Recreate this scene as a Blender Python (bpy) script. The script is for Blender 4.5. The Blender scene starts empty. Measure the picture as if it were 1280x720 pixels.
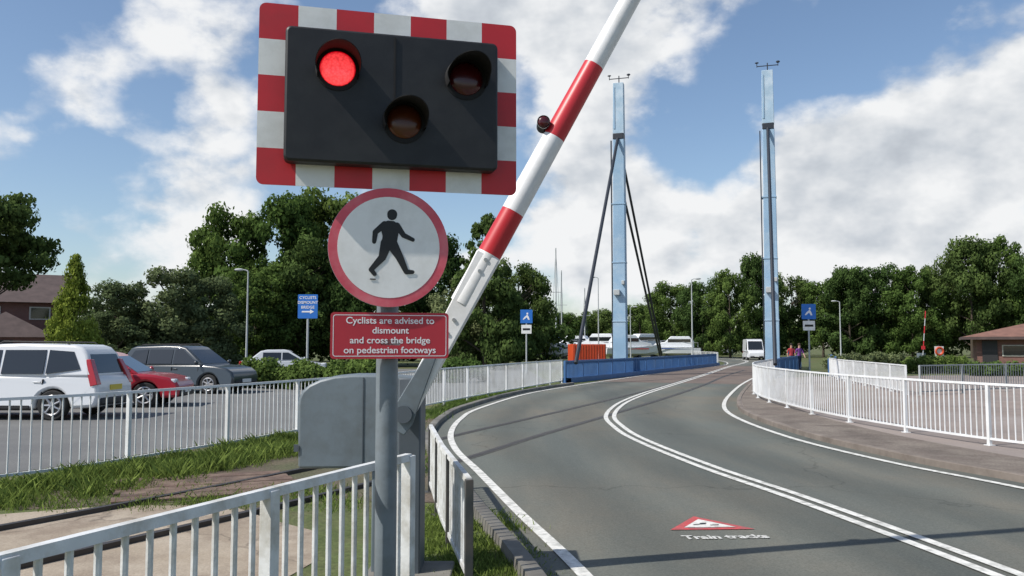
import bpy, bmesh, math, random
import numpy as np
from mathutils import Vector, Matrix
R=math.radians
rng=np.random.default_rng(7); random.seed(7)
SC=bpy.context.scene; COL=SC.collection
F=1050.0; CAMZ=1.65; PITCH=math.atan(72/F)
def ray(px,py):
    u=px-640; v=360-py
    return Vector((u,F*math.cos(PITCH)-v*math.sin(PITCH),F*math.sin(PITCH)+v*math.cos(PITCH)))
def at(px,py,Y):
    d=ray(px,py); return Vector((0,0,CAMZ))+d*(Y/d.y)
def gp(px,py,z=0):
    d=ray(px,py); return Vector((0,0,CAMZ))+d*((z-CAMZ)/d.z)
def X(px,Y): return (px-640)/F*Y
def Z(py,Y): return at(640,py,Y).z
# ---------------------------------------------------------------- materials
def nodes(m):
    m.use_nodes=True; nt=m.node_tree; return nt,nt.nodes,nt.links
def mat(name,col,rough=.6,metal=0,noise=0,nscale=6,bump=0,bscale=60,coat=0,dirt=None,dscale=1.5,damt=.5):
    m=bpy.data.materials.new(name); nt,N,L=nodes(m); b=N['Principled BSDF']
    b.inputs['Base Color'].default_value=(*col,1); b.inputs['Roughness'].default_value=rough; b.inputs['Metallic'].default_value=metal
    if coat: b.inputs['Coat Weight'].default_value=coat; b.inputs['Coat Roughness'].default_value=.05
    tc=N.new('ShaderNodeTexCoord'); cur=None
    if noise or dirt:
        n=N.new('ShaderNodeTexNoise'); n.inputs['Scale'].default_value=nscale; n.inputs['Detail'].default_value=4; L.new(tc.outputs['Object'],n.inputs['Vector'])
        mr=N.new('ShaderNodeMapRange'); mr.inputs['From Min'].default_value=.3; mr.inputs['From Max'].default_value=.7
        mr.inputs['To Min'].default_value=1-noise; mr.inputs['To Max'].default_value=1+noise; L.new(n.outputs['Fac'],mr.inputs['Value'])
        mx=N.new('ShaderNodeVectorMath'); mx.operation='SCALE'; mx.inputs[0].default_value=col; L.new(mr.outputs[0],mx.inputs['Scale']); cur=mx.outputs[0]
        if dirt:
            n2=N.new('ShaderNodeTexNoise'); n2.inputs['Scale'].default_value=dscale; n2.inputs['Detail'].default_value=6; n2.inputs['Roughness'].default_value=.65; L.new(tc.outputs['Object'],n2.inputs['Vector'])
            r2=N.new('ShaderNodeMapRange'); r2.inputs['From Min'].default_value=.45; r2.inputs['From Max'].default_value=.68; r2.inputs['To Max'].default_value=damt; L.new(n2.outputs['Fac'],r2.inputs['Value'])
            mc=N.new('ShaderNodeMix'); mc.data_type='RGBA'; L.new(r2.outputs[0],mc.inputs['Factor']); L.new(cur,mc.inputs[6]); mc.inputs[7].default_value=(*dirt,1); cur=mc.outputs[2]
        L.new(cur,b.inputs['Base Color'])
    if bump:
        n3=N.new('ShaderNodeTexNoise'); n3.inputs['Scale'].default_value=bscale; n3.inputs['Detail'].default_value=3; L.new(tc.outputs['Object'],n3.inputs['Vector'])
        bp=N.new('ShaderNodeBump'); bp.inputs['Strength'].default_value=bump; bp.inputs['Distance'].default_value=.01; L.new(n3.outputs['Fac'],bp.inputs['Height']); L.new(bp.outputs[0],b.inputs['Normal'])
    return m
def leafmat(name,dark,light,rand=.22):
    m=bpy.data.materials.new(name); nt,N,L=nodes(m); N.clear(); out=N.new('ShaderNodeOutputMaterial'); b=N.new('ShaderNodeBsdfDiffuse')
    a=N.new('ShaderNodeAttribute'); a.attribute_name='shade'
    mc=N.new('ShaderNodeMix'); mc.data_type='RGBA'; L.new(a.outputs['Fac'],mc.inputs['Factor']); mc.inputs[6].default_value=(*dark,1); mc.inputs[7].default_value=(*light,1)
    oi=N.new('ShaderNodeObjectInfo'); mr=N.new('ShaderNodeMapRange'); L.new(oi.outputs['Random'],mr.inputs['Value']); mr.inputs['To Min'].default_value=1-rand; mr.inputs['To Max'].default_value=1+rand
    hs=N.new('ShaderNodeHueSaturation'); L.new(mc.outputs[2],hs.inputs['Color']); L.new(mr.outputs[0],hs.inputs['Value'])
    m2=N.new('ShaderNodeMapRange'); L.new(oi.outputs['Random'],m2.inputs['Value']); m2.inputs['To Min'].default_value=.515; m2.inputs['To Max'].default_value=.485; L.new(m2.outputs[0],hs.inputs['Hue'])
    L.new(hs.outputs[0],b.inputs['Color'])
    t=N.new('ShaderNodeBsdfTranslucent'); L.new(hs.outputs[0],t.inputs['Color']); ms=N.new('ShaderNodeMixShader'); ms.inputs[0].default_value=.35
    L.new(b.outputs[0],ms.inputs[1]); L.new(t.outputs[0],ms.inputs[2]); L.new(ms.outputs[0],out.inputs['Surface']); return m
M={}
M['railwhite']=mat('worn white rail paint',(.66,.67,.66),.5,noise=.08,nscale=8,dirt=(.28,.25,.18),dscale=5,damt=.6,bump=.15)
M['railwhite2']=mat('white rail paint',(.72,.73,.73),.5,noise=.06,nscale=3,dirt=(.4,.38,.32),dscale=2,damt=.4)
M['raildark']=mat('dark weathered rail',(.05,.055,.055),.6,noise=.3,dirt=(.1,.07,.05),dscale=6)
M['greyfence']=mat('galvanised fence',(.32,.34,.34),.5,noise=.1)
M['bluerail']=mat('blue bridge paint',(.05,.14,.32),.5,noise=.15,nscale=2,dirt=(.07,.12,.2),dscale=1)
M['pylon']=mat('pale blue pylon paint',(.25,.39,.53),.55,noise=.08,nscale=.9,dirt=(.42,.52,.60),dscale=.8,damt=.75)
M['pylontop']=mat('paler blue mast paint',(.34,.47,.58),.55,noise=.08,nscale=2,dirt=(.55,.62,.68),dscale=1.5,damt=.7)
M['cable']=mat('dark stay cable',(.02,.025,.035),.5)
M['galv']=mat('grey painted steel post',(.17,.20,.22),.42,noise=.1,nscale=5,dirt=(.1,.11,.11),dscale=7,damt=.5,bump=.1)
M['cab']=mat('blue grey cabinet paint',(.14,.172,.195),.45,noise=.08,nscale=3,dirt=(.09,.10,.10),dscale=4,damt=.6,bump=.1,bscale=20)
M['cabdark']=mat('dark cabinet side',(.07,.085,.10),.5,noise=.1,nscale=3)
M['black']=mat('black satin plastic',(.010,.010,.011),.5,noise=.2,nscale=12,dirt=(.025,.025,.023),dscale=3,damt=.5)
M['blackmatt']=mat('matt black hood',(.006,.006,.007),.8)
M['signred']=mat('retroreflective red',(.56,.022,.03),.45,noise=.07,nscale=5,dirt=(.36,.03,.03),dscale=4,damt=.4,bump=.05,bscale=200)
M['signwhite']=mat('retroreflective white',(.80,.80,.77),.45,noise=.04,nscale=5,dirt=(.5,.49,.44),dscale=4,damt=.5,bump=.05,bscale=200)
M['ringred']=mat('faded pink red sign ring',(.66,.085,.12),.45,noise=.12,nscale=6,dirt=(.75,.26,.28),dscale=5,damt=.6)
M['facewhite']=mat('sign face white',(.86,.85,.82),.5,noise=.03,nscale=7,dirt=(.6,.58,.53),dscale=5,damt=.4)
M['platered']=mat('maroon red plate',(.48,.03,.045),.45,noise=.06,nscale=5)
M['signblack']=mat('sign black film',(.012,.012,.012),.5)
def litmat():
    m=bpy.data.materials.new('lit red lens'); nt,N,L=nodes(m); b=N['Principled BSDF']; b.inputs['Base Color'].default_value=(.6,.01,.02,1); b.inputs['Roughness'].default_value=.25
    lw=N.new('ShaderNodeLayerWeight'); lw.inputs[0].default_value=.35; cr=N.new('ShaderNodeValToRGB'); L.new(lw.outputs['Facing'],cr.inputs[0])
    cr.color_ramp.elements[0].color=(1,.07,.075,1); cr.color_ramp.elements[1].color=(.42,.0,.006,1); cr.color_ramp.elements[1].position=.34
    tc=N.new('ShaderNodeTexCoord'); v=N.new('ShaderNodeTexVoronoi'); v.inputs['Scale'].default_value=85; L.new(tc.outputs['Object'],v.inputs['Vector']); mr=N.new('ShaderNodeMapRange'); mr.inputs['From Max'].default_value=.9; mr.inputs['To Min'].default_value=1.7; mr.inputs['To Max'].default_value=.8; L.new(v.outputs['Distance'],mr.inputs['Value'])
    L.new(cr.outputs[0],b.inputs['Emission Color']); L.new(mr.outputs[0],b.inputs['Emission Strength']); return m
M['lit']=litmat()
M['unlitred']=mat('unlit red lens',(.06,.003,.005),.25,coat=.3)
M['amber']=mat('unlit amber lens',(.085,.018,.003),.28,coat=.2)
M['boomw']=mat('boom white',(.80,.80,.80),.4,noise=.04,nscale=3,dirt=(.5,.48,.44),dscale=3,damt=.45)
M['boomr']=mat('boom red',(.50,.022,.03),.4,noise=.07,nscale=3)
M['alu']=mat('aluminium',(.5,.5,.5),.35,metal=.8)
M['signblue']=mat('blue sign film',(.02,.16,.55),.5)
M['lettering']=mat('white lettering',(.85,.83,.83),.5)
M['galvlight']=mat('light grey lamp column',(.42,.44,.44),.5)
M['bark']=mat('bark',(.07,.055,.04),.9,noise=.3,nscale=6)
M['glass']=mat('dark glass',(.015,.018,.02),.08,coat=.6)
M['tyre']=mat('tyre rubber',(.02,.02,.02),.85)
M['rim']=mat('alloy rim',(.4,.4,.41),.35,metal=.7)
M['trim']=mat('black trim',(.02,.02,.022),.6)
M['tail']=mat('tail lamp red',(.38,.01,.012),.2,coat=.6)
M['head']=mat('head lamp',(.6,.62,.65),.15,coat=.6)
M['plate']=mat('yellow plate',(.65,.5,.06),.5)
M['platew']=mat('white plate',(.7,.7,.68),.5)
M['white_car']=mat('white car paint',(.66,.67,.68),.3,coat=.5)
M['red_car']=mat('red car paint',(.34,.012,.025),.3,coat=.6)
M['dark_car']=mat('dark blue grey car paint',(.025,.035,.045),.3,coat=.6)
M['silver_car']=mat('silver car paint',(.5,.52,.54),.3,coat=.5)
M['gel']=mat('boat white gelcoat',(.70,.72,.74),.35)
M['navy']=mat('navy stripe',(.025,.06,.20),.4)
M['orange']=mat('orange red container',(.55,.07,.02),.5,noise=.1,nscale=1)
M['skin']=mat('skin',(.45,.27,.2),.6)
M['lineW']=mat('road line paint',(.70,.69,.64),.7,noise=.12,nscale=14,dirt=(.24,.24,.21),dscale=9,damt=.75)
M['wornW']=mat('worn road lettering paint',(.62,.61,.57),.7,noise=.15,nscale=14,dirt=(.17,.17,.15),dscale=12,damt=.95)
M['markred']=mat('red road paint',(.50,.07,.07),.75,noise=.15,nscale=20,dirt=(.16,.11,.11),dscale=14,damt=.7)
M['kerb']=mat('kerb concrete',(.20,.19,.165),.9,noise=.15,nscale=5,dirt=(.09,.08,.07),dscale=1.5,damt=.8)
M['kerbb']=mat('brown stained kerb',(.19,.16,.135),.9,noise=.15,nscale=5,dirt=(.10,.08,.065),dscale=1.5,damt=.8)
M['rail']=mat('steel track rail',(.05,.042,.038),.5,metal=.3,noise=.2)
M['seal']=mat('dark bitumen seal',(.075,.073,.066),.85,noise=.2,nscale=3)
M['rooft']=mat('terracotta roof',(.21,.105,.075),.85,noise=.2,nscale=2,bump=.4,bscale=6)
M['roofd']=mat('brown tile roof',(.085,.06,.055),.85,noise=.2,nscale=2,bump=.4,bscale=6)
M['cream']=mat('cream fascia',(.5,.48,.42),.6)
M['leafA']=leafmat('leaf mid green',(.035,.062,.017),(.155,.23,.060))
M['leafB']=leafmat('leaf grey green',(.052,.072,.032),(.20,.245,.115))
M['leafC']=leafmat('leaf dark green',(.028,.050,.017),(.115,.175,.052))
M['leafY']=leafmat('conifer yellow green',(.07,.12,.018),(.31,.40,.08),.1)
M['grass']=leafmat('grass blades',(.06,.10,.022),(.24,.32,.08),.1)
def brickmat():
    m=bpy.data.materials.new('brick wall'); nt,N,L=nodes(m); b=N['Principled BSDF']; tc=N.new('ShaderNodeTexCoord')
    mp=N.new('ShaderNodeMapping'); mp.inputs['Rotation'].default_value=(R(90),0,0); L.new(tc.outputs['Object'],mp.inputs['Vector'])
    t=N.new('ShaderNodeTexBrick'); t.inputs['Scale'].default_value=4; t.inputs['Color1'].default_value=(.19,.075,.055,1); t.inputs['Color2'].default_value=(.14,.055,.045,1); t.inputs['Mortar'].default_value=(.22,.19,.17,1)
    L.new(mp.outputs[0],t.inputs['Vector']); L.new(t.outputs[0],b.inputs['Base Color']); b.inputs['Roughness'].default_value=.9; return m
M['brick']=brickmat()
def groundmat(name,cols,scales,rough=.95,bump=.4,bscale=40,cracks=0,fine=.12,stretch=None,tracks=False):
    m=bpy.data.materials.new(name); nt,N,L=nodes(m); b=N['Principled BSDF']; tc=N.new('ShaderNodeTexCoord')
    rgb=N.new('ShaderNodeRGB'); rgb.outputs[0].default_value=(*cols[0],1); prev=rgb.outputs[0]
    for i,(c,s) in enumerate(zip(cols[1:],scales)):
        n=N.new('ShaderNodeTexNoise'); n.noise_dimensions='4D'; n.inputs['W'].default_value=i*3.3; n.inputs['Scale'].default_value=s; n.inputs['Detail'].default_value=7; n.inputs['Roughness'].default_value=.62
        if stretch and i==len(cols)-2:
            mp=N.new('ShaderNodeMapping'); mp.inputs['Rotation'].default_value=(0,0,stretch[0]); mp.inputs['Scale'].default_value=(1,stretch[1],1); L.new(tc.outputs['Object'],mp.inputs['Vector']); L.new(mp.outputs[0],n.inputs['Vector'])
        else: L.new(tc.outputs['Object'],n.inputs['Vector'])
        r=N.new('ShaderNodeMapRange'); r.inputs['From Min'].default_value=.42; r.inputs['From Max'].default_value=.62; L.new(n.outputs['Fac'],r.inputs['Value'])
        mc=N.new('ShaderNodeMix'); mc.data_type='RGBA'; L.new(r.outputs[0],mc.inputs['Factor']); L.new(prev,mc.inputs[6]); mc.inputs[7].default_value=(*c,1); prev=mc.outputs[2]
    n=N.new('ShaderNodeTexNoise'); n.inputs['Scale'].default_value=bscale; n.inputs['Detail'].default_value=5; n.inputs['Roughness'].default_value=.8; L.new(tc.outputs['Object'],n.inputs['Vector'])
    r=N.new('ShaderNodeMapRange'); r.inputs['From Min'].default_value=.3; r.inputs['From Max'].default_value=.7; r.inputs['To Min'].default_value=1-fine*2; r.inputs['To Max'].default_value=1+fine*2; L.new(n.outputs['Fac'],r.inputs['Value'])
    sc=N.new('ShaderNodeVectorMath'); sc.operation='SCALE'; L.new(prev,sc.inputs[0]); L.new(r.outputs[0],sc.inputs['Scale']); prev=sc.outputs[0]
    if cracks:
        nz=N.new('ShaderNodeTexNoise'); nz.inputs['Scale'].default_value=1.3; nz.inputs['Detail'].default_value=6; L.new(tc.outputs['Object'],nz.inputs['Vector'])
        ad=N.new('ShaderNodeVectorMath'); ad.operation='ADD'; L.new(tc.outputs['Object'],ad.inputs[0]); L.new(nz.outputs['Color'],ad.inputs[1])
        v=N.new('ShaderNodeTexVoronoi'); v.feature='DISTANCE_TO_EDGE'; v.inputs['Scale'].default_value=.17; L.new(ad.outputs[0],v.inputs['Vector'])
        cr=N.new('ShaderNodeMapRange'); cr.inputs['From Max'].default_value=.004; cr.inputs['To Min'].default_value=1-cracks; cr.inputs['To Max'].default_value=1; L.new(v.outputs['Distance'],cr.inputs['Value'])
        s2=N.new('ShaderNodeVectorMath'); s2.operation='SCALE'; L.new(prev,s2.inputs[0]); L.new(cr.outputs[0],s2.inputs['Scale']); prev=s2.outputs[0]
    if tracks:
        a=N.new('ShaderNodeAttribute'); a.attribute_name='lane'
        w=N.new('ShaderNodeMath'); w.operation='SINE'; mu=N.new('ShaderNodeMath'); mu.operation='MULTIPLY'; mu.inputs[1].default_value=8*math.pi; L.new(a.outputs['Fac'],mu.inputs[0]); L.new(mu.outputs[0],w.inputs[0])
        n5=N.new('ShaderNodeTexNoise'); n5.inputs['Scale'].default_value=.5; n5.inputs['Detail'].default_value=5; L.new(tc.outputs['Object'],n5.inputs['Vector'])
        am=N.new('ShaderNodeMath'); am.operation='MULTIPLY'; L.new(w.outputs[0],am.inputs[0]); L.new(n5.outputs['Fac'],am.inputs[1])
        r3=N.new('ShaderNodeMapRange'); r3.inputs['From Min'].default_value=-.5; r3.inputs['From Max'].default_value=.5; r3.inputs['To Min'].default_value=.88; r3.inputs['To Max'].default_value=1.10; L.new(am.outputs[0],r3.inputs['Value'])
        s3=N.new('ShaderNodeVectorMath'); s3.operation='SCALE'; L.new(prev,s3.inputs[0]); L.new(r3.outputs[0],s3.inputs['Scale']); prev=s3.outputs[0]
    L.new(prev,b.inputs['Base Color']); b.inputs['Roughness'].default_value=rough; b.inputs['Specular IOR Level'].default_value=.3
    bp=N.new('ShaderNodeBump'); bp.inputs['Strength'].default_value=bump; bp.inputs['Distance'].default_value=.012; L.new(n.outputs['Fac'],bp.inputs['Height']); L.new(bp.outputs[0],b.inputs['Normal'])
    return m
M['road']=groundmat('road asphalt',[(.130,.140,.122),(.165,.15,.118),(.098,.108,.098)],[.22,.5],bump=.5,bscale=55,cracks=.3,fine=.15,stretch=(R(-12),.12),tracks=True)
M['deck']=groundmat('bridge deck surfacing',[(.16,.12,.10),(.12,.10,.09),(.18,.145,.12)],[.4,.8],bump=.4,bscale=50)
M['park']=groundmat('car park asphalt',[(.14,.14,.138),(.18,.18,.172)],[.3],bscale=40)
M['verge']=groundmat('verge ground',[(.10,.13,.042),(.14,.11,.07),(.08,.105,.033)],[.5,1.7],bscale=18,bump=1,fine=.25)
M['soil']=groundmat('soil',[(.15,.115,.085),(.10,.08,.062),(.10,.105,.055)],[1.2,.8],bscale=25,bump=1,fine=.25)
M['brownpave']=groundmat('brown edge paving',[(.17,.14,.118),(.12,.10,.085),(.21,.18,.15)],[.9,1.6],bscale=30,bump=.7,fine=.2)
M['conc']=groundmat('sandy concrete',[(.34,.28,.21),(.24,.19,.145),(.40,.34,.265)],[.8,1.9],bscale=50,cracks=.4)
M['pave']=groundmat('pinkish paving',[(.27,.22,.19),(.21,.175,.155),(.30,.26,.235)],[.5,.2],bscale=50)
M['plank']=groundmat('brown plank',[(.15,.10,.078),(.10,.072,.06),(.20,.145,.11)],[1.5,5],bscale=50)
# ---------------------------------------------------------------- geometry helper
class MB:
    def __init__(s): s.v=[];s.f=[];s.m=[]
    def add(s,vs,fs,mi=0):
        o=len(s.v); s.v+= [tuple(v) for v in vs]; s.f+=[tuple(i+o for i in f) for f in fs]; s.m+=[mi]*len(fs); return s
    def box(s,c,d,rz=0,mi=0):
        cx,cy,cz=c; a,b,e=d[0]/2,d[1]/2,d[2]/2; C,S=math.cos(rz),math.sin(rz); vs=[]
        for z in(-e,e):
            for x,y in((-a,-b),(a,-b),(a,b),(-a,b)): vs.append((cx+x*C-y*S,cy+x*S+y*C,cz+z))
        return s.add(vs,[(3,2,1,0),(4,5,6,7),(0,1,5,4),(1,2,6,5),(2,3,7,6),(3,0,4,7)],mi)
    def cyl(s,p0,p1,r0,r1=None,n=12,mi=0,cap=True):
        if r1 is None:r1=r0
        p0=Vector(p0);p1=Vector(p1); t=(p1-p0).normalized(); a=t.orthogonal().normalized(); b=t.cross(a); vs=[]
        for p,r in((p0,r0),(p1,r1)):
            for i in range(n):
                w=2*math.pi*i/n; vs.append(p+a*(r*math.cos(w))+b*(r*math.sin(w)))
        fs=[(i,(i+1)%n,n+(i+1)%n,n+i) for i in range(n)]
        if cap: fs+=[tuple(range(n-1,-1,-1)),tuple(range(n,2*n))]
        return s.add(vs,fs,mi)
    def tube(s,pts,r,n=8,mi=0):
        pts=[Vector(p) for p in pts]; rs=r if isinstance(r,(list,tuple)) else [r]*len(pts); vs=[]; k=len(pts); a=None
        for i,p in enumerate(pts):
            t=(pts[min(i+1,k-1)]-pts[max(i-1,0)]).normalized()
            a=(t.orthogonal() if a is None else a-t*a.dot(t)).normalized(); b=t.cross(a)
            for j in range(n):
                w=2*math.pi*(j+.5)/n; vs.append(p+a*(rs[i]*math.cos(w))+b*(rs[i]*math.sin(w)))
        fs=[(i*n+j,i*n+(j+1)%n,(i+1)*n+(j+1)%n,(i+1)*n+j) for i in range(k-1) for j in range(n)]
        fs+=[tuple(range(n-1,-1,-1)),tuple(range((k-1)*n,k*n))]
        return s.add(vs,fs,mi)
    def ext(s,pts,a0,a1,pl='xz',mi=0,fn=None):
        n=len(pts); vs=[]
        for a in(a0,a1):
            for p,q in pts:
                v={'xz':(p,a,q),'xy':(p,q,a),'yz':(a,p,q)}[pl]
                vs.append(fn(v) if fn else v)
        return s.add(vs,[tuple(range(n)),tuple(range(2*n-1,n-1,-1))]+[(i,n+i,n+(i+1)%n,(i+1)%n) for i in range(n)],mi)
    def sweep(s,path,sec,closed=False,mi=0):
        k=len(path); m=len(sec); vs=[]
        for i in range(k):
            p=Vector(path[i][:2]); t=(Vector(path[min(i+1,k-1)][:2])-Vector(path[max(i-1,0)][:2])).normalized(); nn=Vector((t.y,-t.x))
            for o,z in sec: vs.append((p.x+nn.x*o,p.y+nn.y*o,z))
        fs=[]
        for i in range(k-1):
            for j in range(m-1+(1 if closed else 0)):
                j2=(j+1)%m; fs.append((i*m+j,i*m+j2,(i+1)*m+j2,(i+1)*m+j))
        if closed: fs+=[tuple(range(m)),tuple(range((k-1)*m,k*m))]
        return s.add(vs,fs,mi)
    def ball(s,c,r,n=12,k=8,sc=(1,1,1),mi=0):
        vs=[(c[0],c[1],c[2]+r*sc[2])]
        for i in range(1,k):
            a=math.pi*i/k
            for j in range(n):
                b=2*math.pi*j/n; vs.append((c[0]+r*sc[0]*math.sin(a)*math.cos(b),c[1]+r*sc[1]*math.sin(a)*math.sin(b),c[2]+r*sc[2]*math.cos(a)))
        vs.append((c[0],c[1],c[2]-r*sc[2])); fs=[(0,1+j,1+(j+1)%n) for j in range(n)]
        for i in range(k-2):
            for j in range(n): fs.append((1+i*n+j,1+(i+1)*n+j,1+(i+1)*n+(j+1)%n,1+i*n+(j+1)%n))
        e=len(vs)-1; fs+=[(e,1+(k-2)*n+(j+1)%n,1+(k-2)*n+j) for j in range(n)]
        return s.add(vs,fs,mi)
    def build(s,name,mats,parent=None,bevel=0,smooth=True,recalc=True,seg=2):
        me=bpy.data.meshes.new(name); me.from_pydata(s.v,[],s.f)
        if not isinstance(mats,(list,tuple)): mats=[mats]
        for mm in mats: me.materials.append(mm)
        me.polygons.foreach_set('material_index',s.m)
        if recalc:
            bm=bmesh.new(); bm.from_mesh(me); bmesh.ops.recalc_face_normals(bm,faces=bm.faces); bm.to_mesh(me); bm.free()
        if smooth:
            me.shade_smooth(); me.set_sharp_from_angle(angle=R(35))
        o=bpy.data.objects.new(name,me); COL.objects.link(o)
        if parent: o.parent=parent
        if bevel:
            b=o.modifiers.new('bevel','BEVEL'); b.width=bevel; b.segments=seg; b.limit_method='ANGLE'; b.angle_limit=R(40 if seg<4 else 25)
        return o
def tag(o,label=None,cat=None,group=None,kind=None):
    if label:o['label']=label
    if cat:o['category']=cat
    if group:o['group']=group
    if kind:o['kind']=kind
    return o
def thing(name,label,cat,loc=(0,0,0),rz=0,group=None):
    o=bpy.data.objects.new(name,None); COL.objects.link(o); o.location=loc; o.rotation_euler=(0,0,rz); o.empty_display_size=.2
    return tag(o,label,cat,group)
def text(s,size,mat_,parent,loc,rot,bold=0,ext=.0004,align='CENTER',sx=1,name='lettering'):
    cu=bpy.data.curves.new('t','FONT'); cu.body=s; cu.size=size; cu.align_x=align; cu.align_y='CENTER'; cu.extrude=ext; cu.offset=bold
    o=bpy.data.objects.new('t',cu); COL.objects.link(o); dg=bpy.context.evaluated_depsgraph_get(); dg.update()
    me=bpy.data.meshes.new_from_object(o.evaluated_get(dg)); bpy.data.objects.remove(o)
    me.materials.clear(); me.materials.append(mat_)
    n=bpy.data.objects.new(name,me); COL.objects.link(n); n.parent=parent; n.location=loc; n.rotation_euler=rot; n.scale=(sx,1,1); return n
def catmull(P,n):
    P=[Vector(p) for p in P]; out=[]
    for i in range(len(P)-1):
        p0=P[max(i-1,0)];p1=P[i];p2=P[i+1];p3=P[min(i+2,len(P)-1)]
        for k in range(n):
            t=k/n; out.append(.5*((2*p1)+(p2-p0)*t+(2*p0-5*p1+4*p2-p3)*t*t+(3*p1-p0-3*p2+p3)*t**3))
    out.append(P[-1]); return out
def offs(path,d):
    out=[];k=len(path)
    for i in range(k):
        t=(path[min(i+1,k-1)]-path[max(i-1,0)]).normalized(); out.append(path[i]+Vector((t.y,-t.x))*d)
    return out
def resamp(path,step):
    out=[path[0].copy()]; acc=0
    for a,b in zip(path,path[1:]):
        l=(b-a).length; t=step-acc
        while t<=l: out.append(a+(b-a)*(t/l)); t+=step
        acc=l-(t-step)
    return out
def clip(path,y0,y1): return [p for p in path if y0<=p.y<=y1]
# ---------------------------------------------------------------- setting
LE=catmull([(1.9,-8),(1.3,0),(.9,3.3),(.54,6.0),(.05,8.5),(-.42,11),(-.9,13.5),(-1.15,16),(-1.15,19),(-.85,22.2),(.55,28.9),(2.6,34.7),(6.9,45.6),(12.1,57.8),(18.5,73),(22,88),(23,102),(21,120),(15,150)],10)
CL=catmull([(4.6,-8),(4.1,0),(3.8,3.5),(3.55,6.1),(3.1,9.1),(2.64,11.55),(2.24,14.7),(2.15,17),(2.3,19.9),(3.1,24),(4.4,28.5),(6.0,33.3),(11,48),(17,66),(22,80),(25.5,92),(26.8,104),(25,122),(19,152)],10)
RE=catmull([(8.5,-8),(7.6,0),(6.9,5),(5.9,9.7),(5.3,12.1),(4.96,15.3),(5.16,19.7),(5.94,23.7),(7.8,29.9),(10.4,37.7),(14.2,48),(20.4,64),(25.5,78),(29.3,92),(30.8,105),(29,124),(23,154)],10)
def structure(o): return tag(o,kind='structure')
def up(o):
    if o.data.polygons[0].normal.z<0: o.data.flip_normals()
    return structure(o)
g=MB(); g.add([(-900,-300,0),(900,-300,0),(900,1500,0),(-900,1500,0)],[(0,1,2,3)]); structure(g.build('ground',M['verge'],recalc=False))
def sheet(name,pts,z,m):
    g=MB(); g.add([(p[0],p[1],z) for p in pts],[tuple(range(len(pts)))]); return up(g.build(name,m,recalc=False))
def ribbon(name,A,B,z,m,n=220):
    def rs(P):
        L=[0]
        for a,b in zip(P,P[1:]): L.append(L[-1]+(b-a).length)
        return list(zip(np.interp(np.linspace(0,L[-1],n),L,[p.x for p in P]),np.interp(np.linspace(0,L[-1],n),L,[p.y for p in P])))
    a=rs(A);b=rs(B); g=MB(); g.add([(x,y,z) for x,y in a]+[(x,y,z) for x,y in b],[(i,n+i,n+i+1,i+1) for i in range(n-1)])
    o=up(g.build(name,m,recalc=False)); at_=o.data.attributes.new('lane','FLOAT','POINT'); at_.data.foreach_set('value',[0.0]*n+[1.0]*n); return o
ribbon('road',offs(LE,-.32),offs(RE,.34),.006,M['road'])
ribbon('bridge_deck',offs(clip(LE,38.5,70),-.31),offs(clip(RE,35.5,66),.33),.009,M['deck'],60)
LR=catmull([(-13,5.2),(-9.3,7.5),(-6.15,10.0),(-4.9,12.6),(-3.9,15.6),(-2.9,19),(-2.0,23),(-.3,29),(2.2,37.2)],12)
sheet('car_park',[(-90,13),(-13,7.2)]+[(p.x-.5,p.y+.9) for p in LR if p.x>-9]+[(1,60),(-90,62)],.004,M['park'])
ribbon('verge_soil',offs(clip(LR,10,37),.6),offs(clip(LE,9,35),-.45),.005,M['soil'],80)
sheet('concrete_path',[(-14,0.5),(-11,5.2),(-8.3,7.6),(-7,7.9),(-5.9,8.4),(-5,8.35),(-4.1,8.8),(-2.9,8.8),(-2.3,8.1),(-1.75,7.6),(-1.5,6.6),(-1.7,5.6),(-3.2,1.0),(-4,-2)],.005,M['conc'])
sheet('earth_patch',[(-8.4,8.3),(-6.2,8.6),(-4.9,8.6),(-3.2,9.1),(-2.2,9.4),(-2.0,10.9),(-2.8,11.7),(-4.0,11.2),(-5.0,10.2),(-6.5,9.4),(-8,8.9)],.0035,M['soil'])
RR=catmull([(13,5.0),(10.3,8.2),(8.6,11),(7.55,13.2),(7.05,15.8),(6.85,18.5),(6.95,21.5),(7.4,25.5),(8.6,30),(10.4,34.6),(12.0,38.6)],10)
ko=offs(clip(RE,-8,41),.46)
sheet('footway',[(p.x,p.y) for p in ko]+[(16,43),(40,48),(70,40),(70,-8)],.084,M['pave'])
g=MB(); g.sweep(clip(RE,-8,41),[(.34,.0),(.345,.09),(.36,.10),(.46,.10),(.47,.0)]); structure(g.build('kerb',M['kerbb']))
g=MB(); g.sweep(clip(LE,-8,36),[(-.32,.0),(-.325,.09),(-.34,.10),(-.46,.10),(-.47,.0)]); structure(g.build('kerb',M['kerb']))
ribbon('verge_strip',offs(clip(RE,4,34),.48),offs(clip(RE,4,34),1.75),.089,M['brownpave'],80)
def line(path,w,o=0,name='road_marking',z=.0165,m='lineW'):
    g=MB(); g.sweep(path,[(o-w/2,z),(o+w/2,z)]); return up(g.build(name,M[m],recalc=False))
line(LE,.11); line(RE,.11); line(CL,.10,-.09); line(CL,.10,.10)
A=gp(838,664);B=gp(944,663);C_=gp(867,647)
def tri(s,z,m,name):
    c=(A+B+C_)/3; g=MB(); g.add([((c+(p-c)*s).x,(c+(p-c)*s).y,z) for p in(A,B,C_)],[(0,1,2)]); return up(g.build(name,m,recalc=False))
tri(1,.0125,M['markred'],'road_marking'); tri(.62,.0165,M['lineW'],'road_marking')
c=(A+B+C_)/3
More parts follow.
